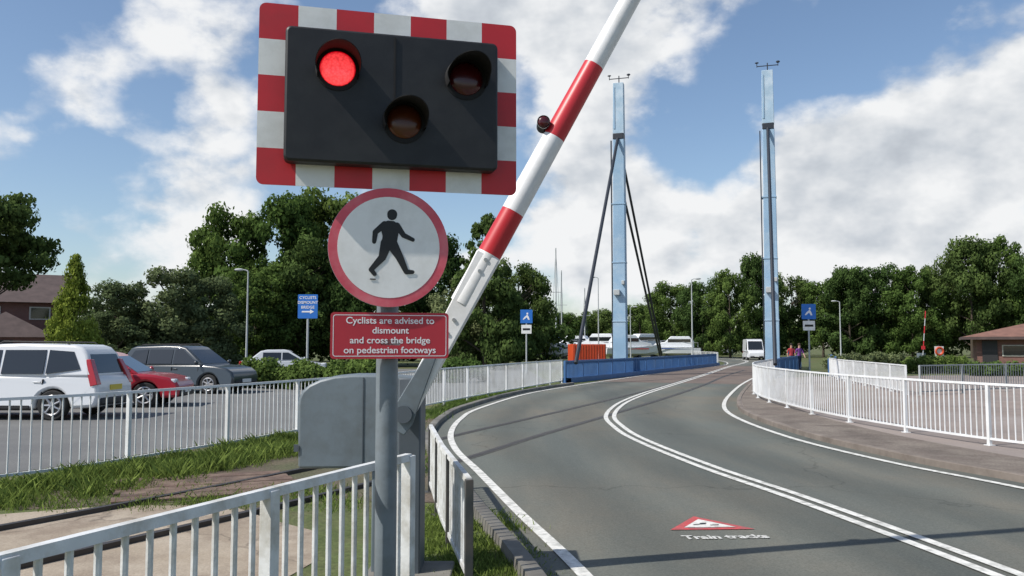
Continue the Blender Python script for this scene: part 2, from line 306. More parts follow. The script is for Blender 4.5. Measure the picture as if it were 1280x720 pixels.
for dx,dy,sx in((-.06,0,.12),(-.02,.04,.06),(.07,-.03,.08)):
    g=MB(); g.box((c.x+dx,c.y+dy,.019),(sx,.022,.002),.2); structure(g.build('road_marking',M['signblack']))
t0=gp(846,674);t1=gp(968,672)
t=text('Train tracks',.19,M['wornW'],None,((t0.x+t1.x)/2,(t0.y+t1.y)/2,.0135),(0,0,math.atan2(t1.y-t0.y,t1.x-t0.x)),bold=.007,ext=.0005,sx=.80,name='road_lettering'); structure(t)
TC=catmull([(-7.2,2.6),(-5.2,5.2),(-3.6,7.9),(-2.3,10.4),(-1.3,12.75),(-.25,15.6),(1.7,20.5),(4.6,28),(7.5,36),(10.9,46),(15,57)],10)
for s in(-1,1):
    line(clip(TC,11,60),.17,s*.72,'track_seal',.0115,'seal'); line(TC,.07,s*.72,'track_rail',.0140,'rail')
    near=clip(TC,2,11.2); g=MB(); g.sweep(near,[(s*.72-.035,.0),(s*.72-.035,.05),(s*.72+.035,.05),(s*.72+.035,.0)]); structure(g.build('track_rail',M['rail']))
r=thing('crossing_panel','weathered brown timber crossing deck lying in the grass between the railings','crossing deck',(-3.55,10.0,.0),R(22))
for i in range(6):
    g=MB(); g.box((random.uniform(-.1,.1),-.72+i*.262,.018+.006*(i%2)),(2.15+random.uniform(-.25,.12),.25,.04)); g.build('plank',M['plank'],r,bevel=.010)
# ---------------------------------------------------------------- railings
def railing(name,path,h,label,cat,m,bay=2.0,sp=.115,zb=0,bw=.022,individual=False,group=None,post=.055,top=.045,posts_mat=None):
    P=resamp(path,.05); L=(len(P)-1)*.05; nb=max(1,round(L/bay)); o0=P[0]
    r=thing(name,label,cat,(o0.x,o0.y,zb),0,group)
    def at_(s):
        i=min(s/.05,len(P)-1.001); k=int(i); return P[k].lerp(P[k+1],i-k)-o0
    loc=[p-o0 for p in P[::4]]
    if (P[-1]-o0-loc[-1]).length>.01: loc.append(P[-1]-o0)
    w=top/2
    g=MB(); g.sweep(loc,[(-w,h-top*.8),(-w*.8,h),(w*.8,h),(w,h-top*.8)],True); g.build('top_rail',m,r)
    g=MB(); g.sweep(loc,[(-w*.7,.09),(-w*.7,.125),(w*.7,.125),(w*.7,.09)],True); g.build('bottom_rail',m,r)
    for b in range(nb+1):
        s=L*b/nb; q=at_(s); q2=at_(max(0,s-.1)); q3=at_(min(L,s+.1)); a=math.atan2(q3.y-q2.y,q3.x-q2.x)
        g=MB(); g.box((q.x,q.y,(h-.01)/2),(post,post,h-.012),a); g.box((q.x,q.y,.006),(post*2.2,post*2.2,.012),a); g.build('post',posts_mat or m,r,bevel=.004)
    for b in range(nb):
        s0=L*b/nb;s1=L*(b+1)/nb; n=max(1,round((s1-s0)/sp)); g=MB()
        for k in range(1,n):
            s=s0+(s1-s0)*k/n; q=at_(s)
            if individual: g=MB()
            g.cyl((q.x,q.y,.11),(q.x,q.y,h-.02),bw/2,n=8 if individual else 6)
            if individual: g.build('baluster',m,r)
        if not individual: g.build('baluster_panel',m,r)
    return r
fr=[Vector((-2.45,.25)),Vector((-.585,4.92))]
railing('pedestrian_railing',fr,1.03,'nearest white bar railing in the bottom left corner, ending behind the grey signal post','railing',M['railwhite'],bay=1.24,sp=.118,individual=True,bw=.028,post=.062,top=.05)
railing('pedestrian_railing',[Vector((-.92,9.6)),Vector((-.62,7.6)),Vector((-.29,5.75))],.76,'low weathered railing with dark posts beside the left road kerb, behind the signal post','railing',M['railwhite'],bay=1.25,sp=.13,individual=True,bw=.024,post=.055,posts_mat=M['raildark'])
railing('pedestrian_railing',LR,1.03,'long white railing between car park and grass verge, running to the blue bridge','railing',M['railwhite2'],bay=2.0,sp=.125)
railing('pedestrian_railing',RR,.98,'curving white bar railing along the right footway, nearest the road','railing',M['railwhite2'],bay=2.0,sp=.12,zb=.084)
railing('pedestrian_railing',catmull([(12.6,27),(13.6,32),(14.8,38),(16.2,43)],10),.95,'white railing behind the curved one, leading up to the bridge footway on the right','railing',M['railwhite2'],bay=2.0,sp=.14,zb=.084)
railing('metal_fence',catmull([(12.9,26.7),(16,28.5),(20,30),(30,31.5),(40,32)],8),.95,'grey bar fence crossing at the far right behind the white railing','fence',M['greyfence'],bay=2.4,sp=.13,zb=.084)
BL=catmull([(2.35,37.5),(6.8,47),(13.4,62),(17.2,71)],12)
railing('bridge_parapet',BL,.98,'blue bridge parapet along the left edge of the road below the left pylon','parapet',M['bluerail'],bay=2.2,sp=.16,bw=.07,post=.1,top=.1)
railing('bridge_parapet',catmull([(12.2,39.2),(14.75,46),(18.2,54),(22.6,66)],10),.98,'blue bridge parapet between the road and right footway, by the right pylon','parapet',M['bluerail'],bay=2.2,sp=.16,zb=.02,bw=.07,post=.1,top=.1)
railing('bridge_parapet',catmull([(16.3,43.4),(19.6,51),(25.6,68)],10),.98,'outer parapet of the right bridge footway behind the two people','parapet',M['bluerail'],bay=2.2,sp=.2,bw=.05,post=.09,top=.09)
railing('pedestrian_railing',catmull([(17.4,71.5),(20.5,85),(21.3,100)],10),1.0,'distant white railing beyond the far end of the blue left parapet','railing',M['railwhite2'],bay=3,sp=.3)
g=MB(); g.sweep(BL,[(-.25,0),(-.25,.22),(.3,.22),(.3,0)]); structure(g.build('bridge_deck_edge',M['bluerail']))
# ---------------------------------------------------------------- pylons
def pylon(x,y,label):
    r=thing('bridge_pylon',label,'bridge pylon',(x,y,0),math.atan2(-.30,1),'blue pylons of the swing bridge')
    g=MB(); g.ext([(-.38,0),(.38,0),(.34,13.3),(-.28,13.3)],-.30,.30); g.build('lower_column',M['pylon'],r,bevel=.03)
    for z in(3,6.3,9.6): g=MB(); g.box((0,0,z),(.76,.66,.06)); g.build('flange',M['pylon'],r)
    g=MB(); g.box((0.02,0,13.45),(.60,.66,.34)); g.build('collar',M['cable'],r,bevel=.03)
    g=MB(); g.ext([(-.30,13.6),(.34,13.6),(.32,16.55),(-.26,16.55)],-.22,.22); g.build('upper_column',M['pylontop'],r,bevel=.02)
    g=MB(); g.box((-.2,-.235,15.1),(.08,.03,2.4)); g.build('ladder_stile',M['pylon'],r)
    g=MB(); g.cyl((.05,0,16.5),(.05,0,17.0),.03); g.cyl((-.5,0,16.85),(.6,0,16.85),.025); g.cyl((-.5,0,16.8),(-.5,0,17.05),.02); g.cyl((.6,0,16.8),(.6,0,17.0),.02)
    g.ball((-.5,0,17.05),.07,8,5,(1.6,1,.6)); g.ball((.6,0,17.02),.08,8,5,(1.4,1,.8)); g.build('wind_sensor',M['cable'],r)
    g=MB(); g.box((-.1,-.45,4.6),(.34,.26,.3)); g.build('floodlight',M['galvlight'],r,bevel=.02)
    g=MB(); g.box((.25,-.40,5.15),(.16,.2,.22)); g.build('camera_housing',M['galvlight'],r,bevel=.02)
    g=MB(); g.cyl((0,-.3,13.3),(0,-11.6,.9),.085,n=10); g.build('near_stay',M['cable'],r)
    for k in(0,1):
        g=MB(); g.cyl((0.02,.2,13.1-k*2.0),(0.02,19.5-k*1.2,.9),.075,n=10); g.build('far_stay',M['cable'],r)
    g=MB(); g.box((-.41,-.1,7),(.06,.12,12.5)); g.build('conduit',M['cable'],r)
pylon(6.05,47,'tall pale blue bridge pylon left of the road, its dark stays spreading to both sides')
pylon(13.85,44.8,'tall pale blue bridge pylon on the right of the road, beside the footway')
# ---------------------------------------------------------------- wig-wag signal
yaw=R(14); SX,SY=X(487,4.32),4.32
r=thing('traffic_signal','red and white chequered stop signal with one red lamp lit on a grey post','traffic signal',(SX,SY,0),yaw)
BW,BH=1.345,.935; zc=at(487,127,4.32).z
g=MB(); g.cyl((0.0,.105,0),(0,.105,zc+.25),.057,n=24); g.build('post',M['galv'],r)
g=MB(); g.cyl((0.0,.105,zc+.25),(0,.105,zc+.27),.062,n=24); g.build('post_cap',M['black'],r)
for zz in(zc-.3,zc+.2):
    g=MB(); g.box((0,.04,zz),(.5,.05,.05)); g.cyl((0,.105,zz-.03),(0,.105,zz+.03),.068,n=20); g.build('clamp',M['alu'],r)
def rrect(x0,z0,x1,z1,rad,n=5):
    p=[]
    for cx,cz,a0 in((x1-rad,z1-rad,0),(x0+rad,z1-rad,90),(x0+rad,z0+rad,180),(x1-rad,z0+rad,270)):
        for k in range(n+1):
            a=R(a0+90*k/n); p.append((cx+rad*math.cos(a),cz+rad*math.sin(a)))
    return p
g=MB(); cols=7;rows=5; rc=.035
for i in range(cols):
    for j in range(rows):
        x0=-BW/2+BW*i/cols;x1=x0+BW/cols;z0=zc+BH/2-BH*(j+1)/rows;z1=z0+BH/rows
        corners=[(x0,z0,180,i==0 and j==rows-1),(x1,z0,270,i==cols-1 and j==rows-1),(x1,z1,0,i==cols-1 and j==0),(x0,z1,90,i==0 and j==0)]
        poly=[]
        for cx,cz_,a0,rd in corners:
            if rd:
                ox=cx+(rc if cx==x0 else -rc); oz=cz_+(rc if cz_==z0 else -rc)
                for k in range(6): a=R(a0+18*k); poly.append((ox+rc*math.cos(a),0,oz+rc*math.sin(a)))
            else: poly.append((cx,0,cz_))
        g.add(poly,[tuple(range(len(poly)))],(i+j)%2)
g.ext(rrect(-BW/2,zc-BH/2,BW/2,zc+BH/2,rc,5),.0006,.005,mi=2)
g.build('backing_board',[M['signred'],M['signwhite'],M['alu']],r,recalc=False,smooth=False)
g=MB(); g.ext(rrect(-.54,zc-.36,.548,zc+.325,.03),-.004,-.10); g.build('signal_head',M['black'],r,bevel=.012)
g=MB(); g.box((0.005,-.104,zc+.14),(.008,.006,.33)); g.build('door_seam',M['blackmatt'],r)
def lamp(x,z,lit,lab):
    e=MB(); e.cyl((x,-.095,z),(x,-.106,z),.112,n=36); L_=e.build('lamp_bezel',M['blackmatt'],r); L_['label']=lab
    g=MB(); g.ball((x,-.106,z),.089,32,16,(1,.28,1)); g.build('lens',lit,L_)
    g=MB(); n=26; vs=[];fs=[]
    for k in range(n+1):
        a=R(-25+230*k/n); up_=max(0,math.sin(a)); l=.04+.22*(.22+.78*up_)
        for rr in(.107,.1105):
            vs.append((x+rr*math.cos(a),-.10,z+rr*math.sin(a))); vs.append((x+rr*math.cos(a)*1.02,-.10-l,z+rr*math.sin(a)-.045*up_))
    for k in range(n):
        a=k*4;b=a+4; fs+=[(a,b,b+1,a+1),(a+2,a+3,b+3,b+2),(a+1,b+1,b+3,a+3),(a,a+2,b+2,b)]
    g.add(vs,fs); g.build('hood',M['blackmatt'],L_)
lamp(-.283,zc+.118,M['lit'],'lit red lamp at upper left'); lamp(.375,zc+.118,M['unlitred'],'dark unlit red lamp at upper right'); lamp(.055,zc-.13,M['amber'],'unlit amber lamp at bottom centre')
# round sign
cz=at(486,309,4.3).z
def disc(r_,y,n=64): return [(r_*math.cos(2*math.pi*k/n),r_*math.sin(2*math.pi*k/n)) for k in range(n)]
s=thing('prohibition_sign','round no pedestrians sign with red ring and black walking figure, below the stop signal','sign',(SX-.004,SY-.014,cz),yaw)
RR_=.308
g=MB(); g.ext(disc(RR_,0),0,.004); g.build('sign_plate',M['ringred'],s)
g=MB(); g.ext(disc(RR_*1.003,0),.0045,.02); g.build('back_rim',M['alu'],s)
g=MB(); g.ext(disc(RR_-.046,0),-.0015,-.0004); g.build('sign_face',M['facewhite'],s)
for q in(-.08,.12):
    g=MB(); g.cyl((0,.119,q-.02),(0,.119,q+.02),.066,n=20); g.box((0,.06,q),(.1,.08,.03)); g.build('clamp',M['alu'],s)
k=.6/148
def P2(px,py): return((px-486)*k,(309-py)*k)
yl=[-.0025]
g=MB()
def blob(pts):
    yl[0]-=.00025; g.ext([P2(*p) for p in pts],yl[0],yl[0]+.0002)
def cap(a,b,r0,r1):
    (x0,y0),(x1,y1)=a,b; an=math.atan2(y1-y0,x1-x0); pts=[]
    for i in range(9): w=an+math.pi/2+math.pi*i/8; pts.append((x0+r0*math.cos(w),y0+r0*math.sin(w)))
    for i in range(9): w=an-math.pi/2+math.pi*i/8; pts.append((x1+r1*math.cos(w),y1+r1*math.sin(w)))
    blob(pts)
cap((489.5,266.5),(489.3,268),6.4,6.2)
blob([(479,277),(484,274.8),(492,275.3),(497,279),(498.5,286),(496.5,298),(495,307),(476,307),(477.5,295),(475.5,287),(475.5,281)])
cap((480,280),(468.5,290),4.4,3.5); cap((468.5,290),(467,302.5),3.5,2.6)
cap((495.5,281),(504,293),4.2,3.3); cap((504,293),(516,298.5),3.3,2.5)
cap((482.5,304),(477.5,322),7.4,4.8); cap((477.5,322),(463.5,338),4.8,3.0); cap((463.5,338),(468,343.5),3.0,2.6)
cap((489,304),(499,321),7.4,5); cap((499,321),(508,340),5,3.2); cap((508,340),(516,340),3.2,2.4)
g.build('walking_figure',M['signblack'],s,smooth=False)
g=MB(); g.box(((466-486)*k,-.004,(309-350)*k),(.03,.002,.006)); g.build('maker_mark',M['signblack'],s)
# text plate
pz=at(489,419.5,4.32).z
t=thing('text_sign','small red plate with white writing advising cyclists, lowest sign on the grey post','sign',(SX+.004,SY+.01,pz),yaw)
pw,ph=.605,.237
g=MB(); g.ext(rrect(-pw/2,-ph/2,pw/2,ph/2,.018),0,.004); g.build('sign_plate',M['platered'],t)
g=MB(); o_=rrect(-pw/2+.012,-ph/2+.012,pw/2-.012,ph/2-.012,.014); i_=rrect(-pw/2+.0155,-ph/2+.0155,pw/2-.0155,ph/2-.0155,.011); n=len(o_)
g.add([(a,-.0006,b) for a,b in o_]+[(a,-.0006,b) for a,b in i_],[(i,(i+1)%n,n+(i+1)%n,n+i) for i in range(n)]); g.build('border_line',M['lettering'],t,recalc=False)
for i,sx_ in enumerate(('Cyclists are advised to','dismount','and cross the bridge','on pedestrian footways')):
    text(sx_,.047,M['lettering'],t,(0,-.0008,.076-.0505*i),(R(90),0,0),bold=.0006,ext=.0003,sx=1.06)
g=MB(); g.cyl((0,.095,-.05),(0,.095,-.02),.066,n=20); g.box((0,.04,-.035),(.1,.08,.03)); g.build('clamp',M['alu'],t)
# ---------------------------------------------------------------- barrier
BY=6.0
r=thing('barrier_gate','raised red and white barrier boom with blue grey machine housing, left of the road','barrier',(X(513,BY),BY,0))
O=Vector((X(513,BY),BY,0))
def bp(px,py,Y=BY): return at(px,py,Y)-O
def bl(py): return 742-.552*(py-82)
g=MB(); g.box((0,.16,.72),(.16,.34,1.40)); g.build('pedestal',M['cabdark'],r,bevel=.01)
a=[bp(372,586),bp(372,508),bp(373,498),bp(377,489),bp(386,481),bp(400,474.5),bp(418,470),bp(440,468),bp(470,468),bp(522,472),bp(522,586)]
g=MB(); g.ext([(p.x,p.z) for p in a],.0,.30); g.build('counterweight_housing',M['cab'],r,bevel=.02)
g=MB(); g.box((bp(460,0).x,-.004,bp(460,525).z),(.006,.006,.6)); g.build('housing_seam',M['cabdark'],r)
g=MB(); g.box((bp(380,0).x,-.006,bp(380,560).z),(.03,.012,.05)); g.build('latch',M['cabdark'],r)
g=MB(); g.box((-.12,.17,.4),(.30,.26,.74)); g.build('base_cabinet',M['cab'],r,bevel=.01)
g=MB(); g.box((0,.1,.03),(.6,.5,.06)); g.build('base_plinth',M['kerb'],r,bevel=.01)
segs=[(-420,-190,0),(-190,-100,1),(-100,82,0),(82,172,1),(172,265,0),(265,318,1),(318,380,0)]
g=MB()
def rad(py): return .060+.00005*(py+200)
for y0,y1,mi in segs: g.cyl(bp(bl(y0),y0,BY-.09),bp(bl(y1),y1,BY-.09),rad(y0),rad(y1),n=24,mi=mi,cap=False)
g.cyl(bp(bl(-420),-420,BY-.09),bp(bl(-421),-421,BY-.09),rad(-420),.01,n=20,mi=0)
g.build('boom',[M['boomw'],M['boomr']],r)
g=MB(); p0=bp(bl(320),320,BY-.09);p1=bp(504,522,BY-.09)
d=(p1-p0).normalized(); nn=Vector((d.z,0,-d.x))
q=[p0+nn*.086,p1+nn*.06,p1-nn*.06,p0-nn*.086]; g.ext([(v.x,v.z) for v in q],-.17,-.01); g.build('boom_bracket',M['boomw'],r,bevel=.008)
for tt in(.03,.1,.40,.48):
    v=p0.lerp(p1,tt); g=MB(); g.cyl((v.x,-.182,v.z),(v.x,-.169,v.z),.013,n=8); g.build('bolt',M['alu'],r)
g=MB(); p2=bp(545,436,BY-.09); q=[p2+nn*.03,p1+nn*.085,p1+d*.09+nn*.07,p1+d*.09-nn*.07,p1-nn*.085,p2-nn*.03]; g.ext([(v.x,v.z) for v in q],-.195,-.172); g.build('pivot_arm',M['cab'],r,bevel=.005)
v=bp(509,515); g=MB(); g.cyl((v.x,-.23,v.z),(v.x,.1,v.z),.06,n=24); g.build('pivot',M['cabdark'],r)
v=bp(679,156,BY-.09); L_=MB(); L_.cyl((v.x,-.17,v.z),(v.x,-.02,v.z),.046,n=20); L_.box((v.x+.06,-.09,v.z-.01),(.1,.04,.03)); lo=L_.build('boom_lamp',M['blackmatt'],r)
g=MB(); g.ball((v.x,-.17,v.z),.040,16,8,(1,.4,1)); g.build('lens',M['unlitred'],lo)
g=MB(); g.cyl((v.x-.0,-.1745,v.z+.0),(v.x,-.165,v.z),.047,n=20,cap=False); g.build('lens_ring',M['boomw'],lo)
# ---------------------------------------------------------------- blue signs and lamps
def blue_sign(px,Y,y0,y1,w,label,plate=None,txt=None,zb=0):
    zt=Z(y0,Y);zb_=Z(y1,Y); r=thing('information_sign',label,'sign',(X(px,Y),Y,zb))
    g=MB(); g.cyl((0,.05,0),(0,.05,zt-zb-.03),.045,n=10); g.build('post',M['galvlight'],r)
    g=MB(); g.ext(rrect(-w/2,zb_-zb,w/2,zt-zb,.03),0,.01); g.build('sign_plate',M['signblue'],r)
    h=zt-zb_
    if txt:
        for i,s_ in enumerate(txt): text(s_,w*.20,M['lettering'],r,(0,-.004,zt-zb-h*(.14+.2*i)),(R(90),0,0),bold=.002)
        g=MB(); zz=zt-zb-h*.72; g.ext([(-w*.3,zz-.03),(w*.12,zz-.03),(w*.12,zz-.09),(w*.32,zz),(w*.12,zz+.09),(w*.12,zz+.03),(-w*.3,zz+.03)],-.006,-.003); g.build('arrow_symbol',M['lettering'],r)
    else:
        zz=(zt+zb_)/2-zb
        g=MB(); g.ball((0.06,-.006,zz+.16),.06,10,6,(1,.05,1)); g.build('head_symbol',M['lettering'],r)
        g=MB(); g.ext([(-.1,zz-.02),(.05,zz+.1),(.12,zz+.02),(.2,zz-.2),(.1,zz-.2),(.02,zz-.05),(-.16,zz-.2),(-.22,zz-.17)],-.006,-.003); g.build('walking_symbol',M['lettering'],r)
    if plate:
        a,b=Z(plate[0],Y)-zb,Z(plate[1],Y)-zb; g=MB(); g.ext(rrect(-w*.42,b,w*.42,a,.02),0,.01); g.build('lower_plate',M['facewhite'],r)
        g=MB(); g.box((0,-.006,(a+b)/2),(w*.6,.004,(a-b)*.22)); g.build('plate_marking',M['signblack'],r)
blue_sign(384.5,34,368,398,.80,'blue cyclist sign with writing on a thin post above the car park hedge',txt=['CYCLISTS','DISMOUNT','BRIDGE'])
blue_sign(658,50,387,404,.72,'small blue sign with white plate on a post left of the bridge pylons',plate=(406,417))
blue_sign(1011,46,380,399,.78,'small blue sign with white plate on a post right of the right pylon',plate=(401,413))
def street_lamp(px,Y,py,side,label):
    h=Z(py,Y); r=thing('street_lamp',label,'street lamp',(X(px,Y),Y,0),0,'street lamps')
    g=MB(); g.tube([(0,0,0),(0,0,h*.2),(0,0,h-.05)],[.09,.065,.04],10); g.build('column',M['galvlight'],r)
    g=MB(); g.tube([(0,0,h-.06),(side*.15,0,h+.02),(side*.35,0,h+.05)],[.04,.035,.03],8); g.build('arm',M['galvlight'],r)
    g=MB(); g.ball((side*.55,0,h+.04),.28,12,8,(1,.45,.3)); g.build('lantern',M['galvlight'],r)
street_lamp(309,50,338,-1,'street lamp rising in front of the big trees behind the car park')
street_lamp(865,72,349,1,'street lamp between the two bridge pylons, with its arm pointing right')
street_lamp(748,85,347,-1,'street lamp just left of the left pylon, among the boat masts')
street_lamp(1050,80,377,-1,'short street lamp right of the right pylon against the dark trees')
street_lamp(788,95,384,1,'small far street lamp right of the left pylon, above the boats')
# ---------------------------------------------------------------- vehicles
def car(name,label,cat,loc,rz,L,W,H,paint,style='estate',group=None):
    r=thing(name,label,cat,loc,rz,group); h=L/2; wr=.33; belt=.98 if H>1.6 else .90
    def arch(cx):
        return [(cx+wr*1.18*math.cos(R(a)),.30+wr*1.18*math.sin(R(a))) for a in range(-8,189,14)]
    fa=.305*L;ra=-.29*L
    if style=='van': hood=[(h*.62,1.15),(h*.9,1.02),(h*.985,.85)]
    elif style=='saloon': hood=[(h*.42,belt),(h*.80,belt-.12),(h*.96,belt-.24)]
    else: hood=[(h*.44,belt+.01),(h*.70,belt-.03),(h*.88,belt-.11),(h*.97,belt-.24)]
    pts=[(-h*.975,.28),(-h,.5),(-h*.995,belt-.18),(-h*.955,belt)]+hood+[(h,.55),(h*.985,.26)]+arch(fa)+arch(ra)
    def tp(v):
        x,y,z=v; f=1-.06*max(0,(z-.55)/.4)-.04*max(0,(.4-z)/.2); e=max(0,(abs(x)/h-.70)/.30); f*=1-.12*e*e; return(x,y*f,z)
    g=MB(); g.ext(pts,-W/2,W/2,fn=tp); g.build('body',paint,r,bevel=.07,seg=3)
    g=MB(); g.box((0,0,.42),(L*.92,W*.70,.34)); g.box((0,0,.24),(L*.5,W*.86,.06)); g.build('underbody',M['trim'],r)
    if style=='van': cb=[(-h*.965,belt-.03),(-h*.955,H-.16),(-h*.93,H-.03),(0,H),(h*.30,H-.04),(h*.40,H-.14),(h*.70,1.08),(h*.66,belt-.03)]
    elif style=='saloon': cb=[(-h*.80,belt-.03),(-h*.52,H-.08),(-h*.38,H-.01),(0,H),(h*.12,H-.05),(h*.52,belt-.03)]
    elif style=='hatch': cb=[(-h*.95,belt-.03),(-h*.78,H-.17),(-h*.66,H-.05),(-h*.2,H),(h*.02,H-.015),(h*.14,H-.07),(h*.54,belt-.03)]
    else: cb=[(-h*.945,belt-.03),(-h*.86,H-.24),(-h*.80,H-.09),(-h*.72,H-.035),(-h*.2,H),(h*.02,H-.015),(h*.15,H-.07),(h*.52,belt-.03)]
    wb=W/2*.925;wt=W/2*(.70 if style!='van' else .85)
    def yw(z):
        t=(z-belt)/(H-belt); return wb+(wt-wb)*t
    def tc(v):
        e=max(0,(-v[0]/h-.6)/.4) if style!='van' else 0
        return(v[0],math.copysign(yw(v[2])*(1-.07*e*e),v[1]),v[2])
    g=MB(); g.ext(cb,-1,1,fn=tc); g.build('cabin',paint,r,bevel=.06 if style!='van' else .05,seg=3)
    zt=H-.15;zb_=belt+.04
    if style=='van': wins=[(h*.28,h*.56,zb_+.12)]
    else: wins=[(-h*.02,h*.41,zb_),(-h*.46,-h*.05,zb_),(-h*.82 if style=='estate' else -h*.74,-h*.49,zb_)]
    if style=='saloon': wins=wins[:2]
    for x0,x1,zz in wins:
        topx1=x1; topx0=x0
        if x1>h*.3: topx1=x1-(h*.30 if style!='van' else h*.2)
        if x0<-h*.6: topx0=x0+h*.09
        for sd in(-1,1):
            q=[(x0,zz+(.10 if x0<-h*.6 else 0)),(x1,zz),(topx1,zt),(topx0,zt-(.04 if x0<-h*.6 else 0))]
            fn=lambda x,z,o: tc((x,sd,z))[1]+sd*o
            g=MB(); g.add([(x,fn(x,z,.007),z) for x,z in q]+[(x,fn(x,z,-.02),z) for x,z in q],[(0,1,2,3),(7,6,5,4),(0,4,5,1),(1,5,6,2),(2,6,7,3),(3,7,4,0)]); g.build('window',M['glass'],r)
    def slab(a,b,name,f0=.12,f1=.86,inn=.9):
        (x0,z0),(x1,z1)=a,b; p=Vector((x0,0,z0)).lerp(Vector((x1,0,z1)),f0);q=Vector((x0,0,z0)).lerp(Vector((x1,0,z1)),f1)
        dd=(q-p).normalized(); nn=Vector((dd.z,0,-dd.x)); 
        if nn.x*(x0)<0: nn=-nn
        ya=yw(p.z)*inn;yb=yw(q.z)*inn; v=[Vector((p.x,-ya,p.z)),Vector((p.x,ya,p.z)),Vector((q.x,yb,q.z)),Vector((q.x,-yb,q.z))]
        g=MB(); g.add([w+nn*.007 for w in v]+[w-nn*.02 for w in v],[(0,1,2,3),(7,6,5,4),(0,4,5,1),(1,5,6,2),(2,6,7,3),(3,7,4,0)]); g.build(name,M['glass'],r)
    if style=='van': slab(cb[6],cb[5],'windscreen',.06,.9)
    else: slab(cb[-1],cb[-2],'windscreen')
    slab(cb[0],cb[1],'rear_window',.14,.98,.80)
    for x in(fa,ra):
        for sd in(-1,1):
            g=MB(); g.cyl((x,sd*(W/2-.22),wr),(x,sd*(W/2-.015),wr),wr,n=28); ty=g.build('wheel',M['tyre'],r,bevel=.02)
            g=MB(); g.cyl((x,sd*(W/2-.10),wr),(x,sd*(W/2-.006),wr),wr*.26,n=12)
            for k2 in range(7):
                a=2*math.pi*k2/7; g.cyl((x,sd*(W/2-.012),wr),(x+wr*.62*math.cos(a),sd*(W/2-.012),wr+wr*.62*math.sin(a)),.03,.022,n=6)
            ring=[(x+wr*.64*math.cos(2*math.pi*k2/20),sd*(W/2-.013),wr+wr*.64*math.sin(2*math.pi*k2/20)) for k2 in range(21)]
            g.tube(ring,.022,6); g.build('rim',M['rim'],ty)
    for sd in(-1,1):
        if style=='estate':
            q=[(-h*1.0,.78),(-h*.93,.74),(-h*.90,belt),(-h*.855,belt+.36),(-h*.90,belt+.36),(-h*.965,belt+.02)]
            g=MB()
            vs=[]
            for o in(.78,1.0):
                for x,z in q: vs.append((x,sd*(W/2*.885 if z<belt else yw(z)*.945)*o*(1.02 if o==1 else 1),z))
            n6=len(q); g.add(vs,[tuple(range(n6)),tuple(range(2*n6-1,n6-1,-1))]+[(i,n6+i,n6+(i+1)%n6,(i+1)%n6) for i in range(n6)]); g.build('tail_light',M['tail'],r,bevel=.012)
        else:
            g=MB(); g.box((-h*.95,sd*W/2*.76,belt-.13),(.16,.26,.20)); g.build('tail_light',M['tail'],r,bevel=.03)
        g=MB(); g.box((h*.90,sd*W/2*.72,.68 if style!='van' else .8),(.26,.30,.15)); g.build('headlight',M['head'],r,bevel=.04)
        g=MB(); g.ball((h*.43,sd*(W/2+.07),belt+.09),.1,10,6,(.6,1,.75)); g.build('wing_mirror',paint,r)
        for xx in((-.03,-.47) if style!='van' else (.3,)):
            g=MB(); g.box((h*xx+.12,sd*(W/2*.952),belt-.14),(.18,.03,.03)); g.build('door_handle',paint,r,bevel=.008)
        for xx in((.42,-.035,-.47) if style!='van' else (.6,.24)):
            g=MB(); g.ext([(h*xx-.005,.36),(h*xx+.005,.36),(h*xx+.005,belt-.08),(h*xx-.005,belt-.08)],sd*W/2*.9,sd*(W/2+.003),fn=tp); g.build('door_gap',M['trim'],r)
        g=MB(); g.box((0,sd*W/2*.965,.30),(L*.36,.05,.09)); g.build('sill_trim',M['trim'],r,bevel=.01)
    g=MB(); g.box((-h+.05,0,.40),(.14,W*.74,.18)); g.build('rear_bumper',M['trim'],r,bevel=.05)
    g=MB(); g.box((h-.05,0,.36),(.13,W*.72,.18)); g.build('front_grille',M['trim'],r,bevel=.04)
    g=MB(); g.box((-h-.002,0,.70),(.03,.52,.12)); g.build('rear_number_plate',M['plate'],r)
    g=MB(); g.box((h+.025,0,.44),(.03,.52,.12)); g.build('front_number_plate',M['platew'],r)
    if style=='estate':
        for sd in(-1,1):
            g=MB(); y_=sd*wt*.93; g.tube([(-h*.68,y_,H-.07),(-h*.63,y_,H+.02),(h*.0,y_,H+.04),(h*.06,y_,H-.04)],.016,6); g.build('roof_rail',M['trim'],r)
    return r
CP='cars parked in the car park'
car('parked_car','large white estate car parked nearest, cut by the left edge of the frame','car',(-11.45,19.6,.004),R(178),4.6,1.84,1.70,M['white_car'],'estate',CP)
car('parked_car','red car parked beyond the white estate car','car',(-11.2,23.2,.004),R(6),4.4,1.78,1.5,M['red_car'],'hatch',CP)
car('parked_car','dark blue grey estate car parked beside the hedge, right of the red car','car',(-11.5,30.0,.004),R(-14),4.6,1.84,1.66,M['dark_car'],'estate',CP)
car('parked_car','dark car seen over the roofs of the red and white cars','car',(-16.6,33.0,.004),R(-8),4.4,1.8,1.5,M['dark_car'],'hatch',CP)
car('parked_car','pale silver car showing only its roof behind the hedge, right of the dark estate','car',(-11.6,43,.004),R(10),4.3,1.75,1.45,M['silver_car'],'saloon',CP)
car('delivery_van','white van on the road beyond the bridge, facing the camera','van',(X(941,98),98,.01),R(262),5.2,2.0,2.4,M['white_car'],'van')
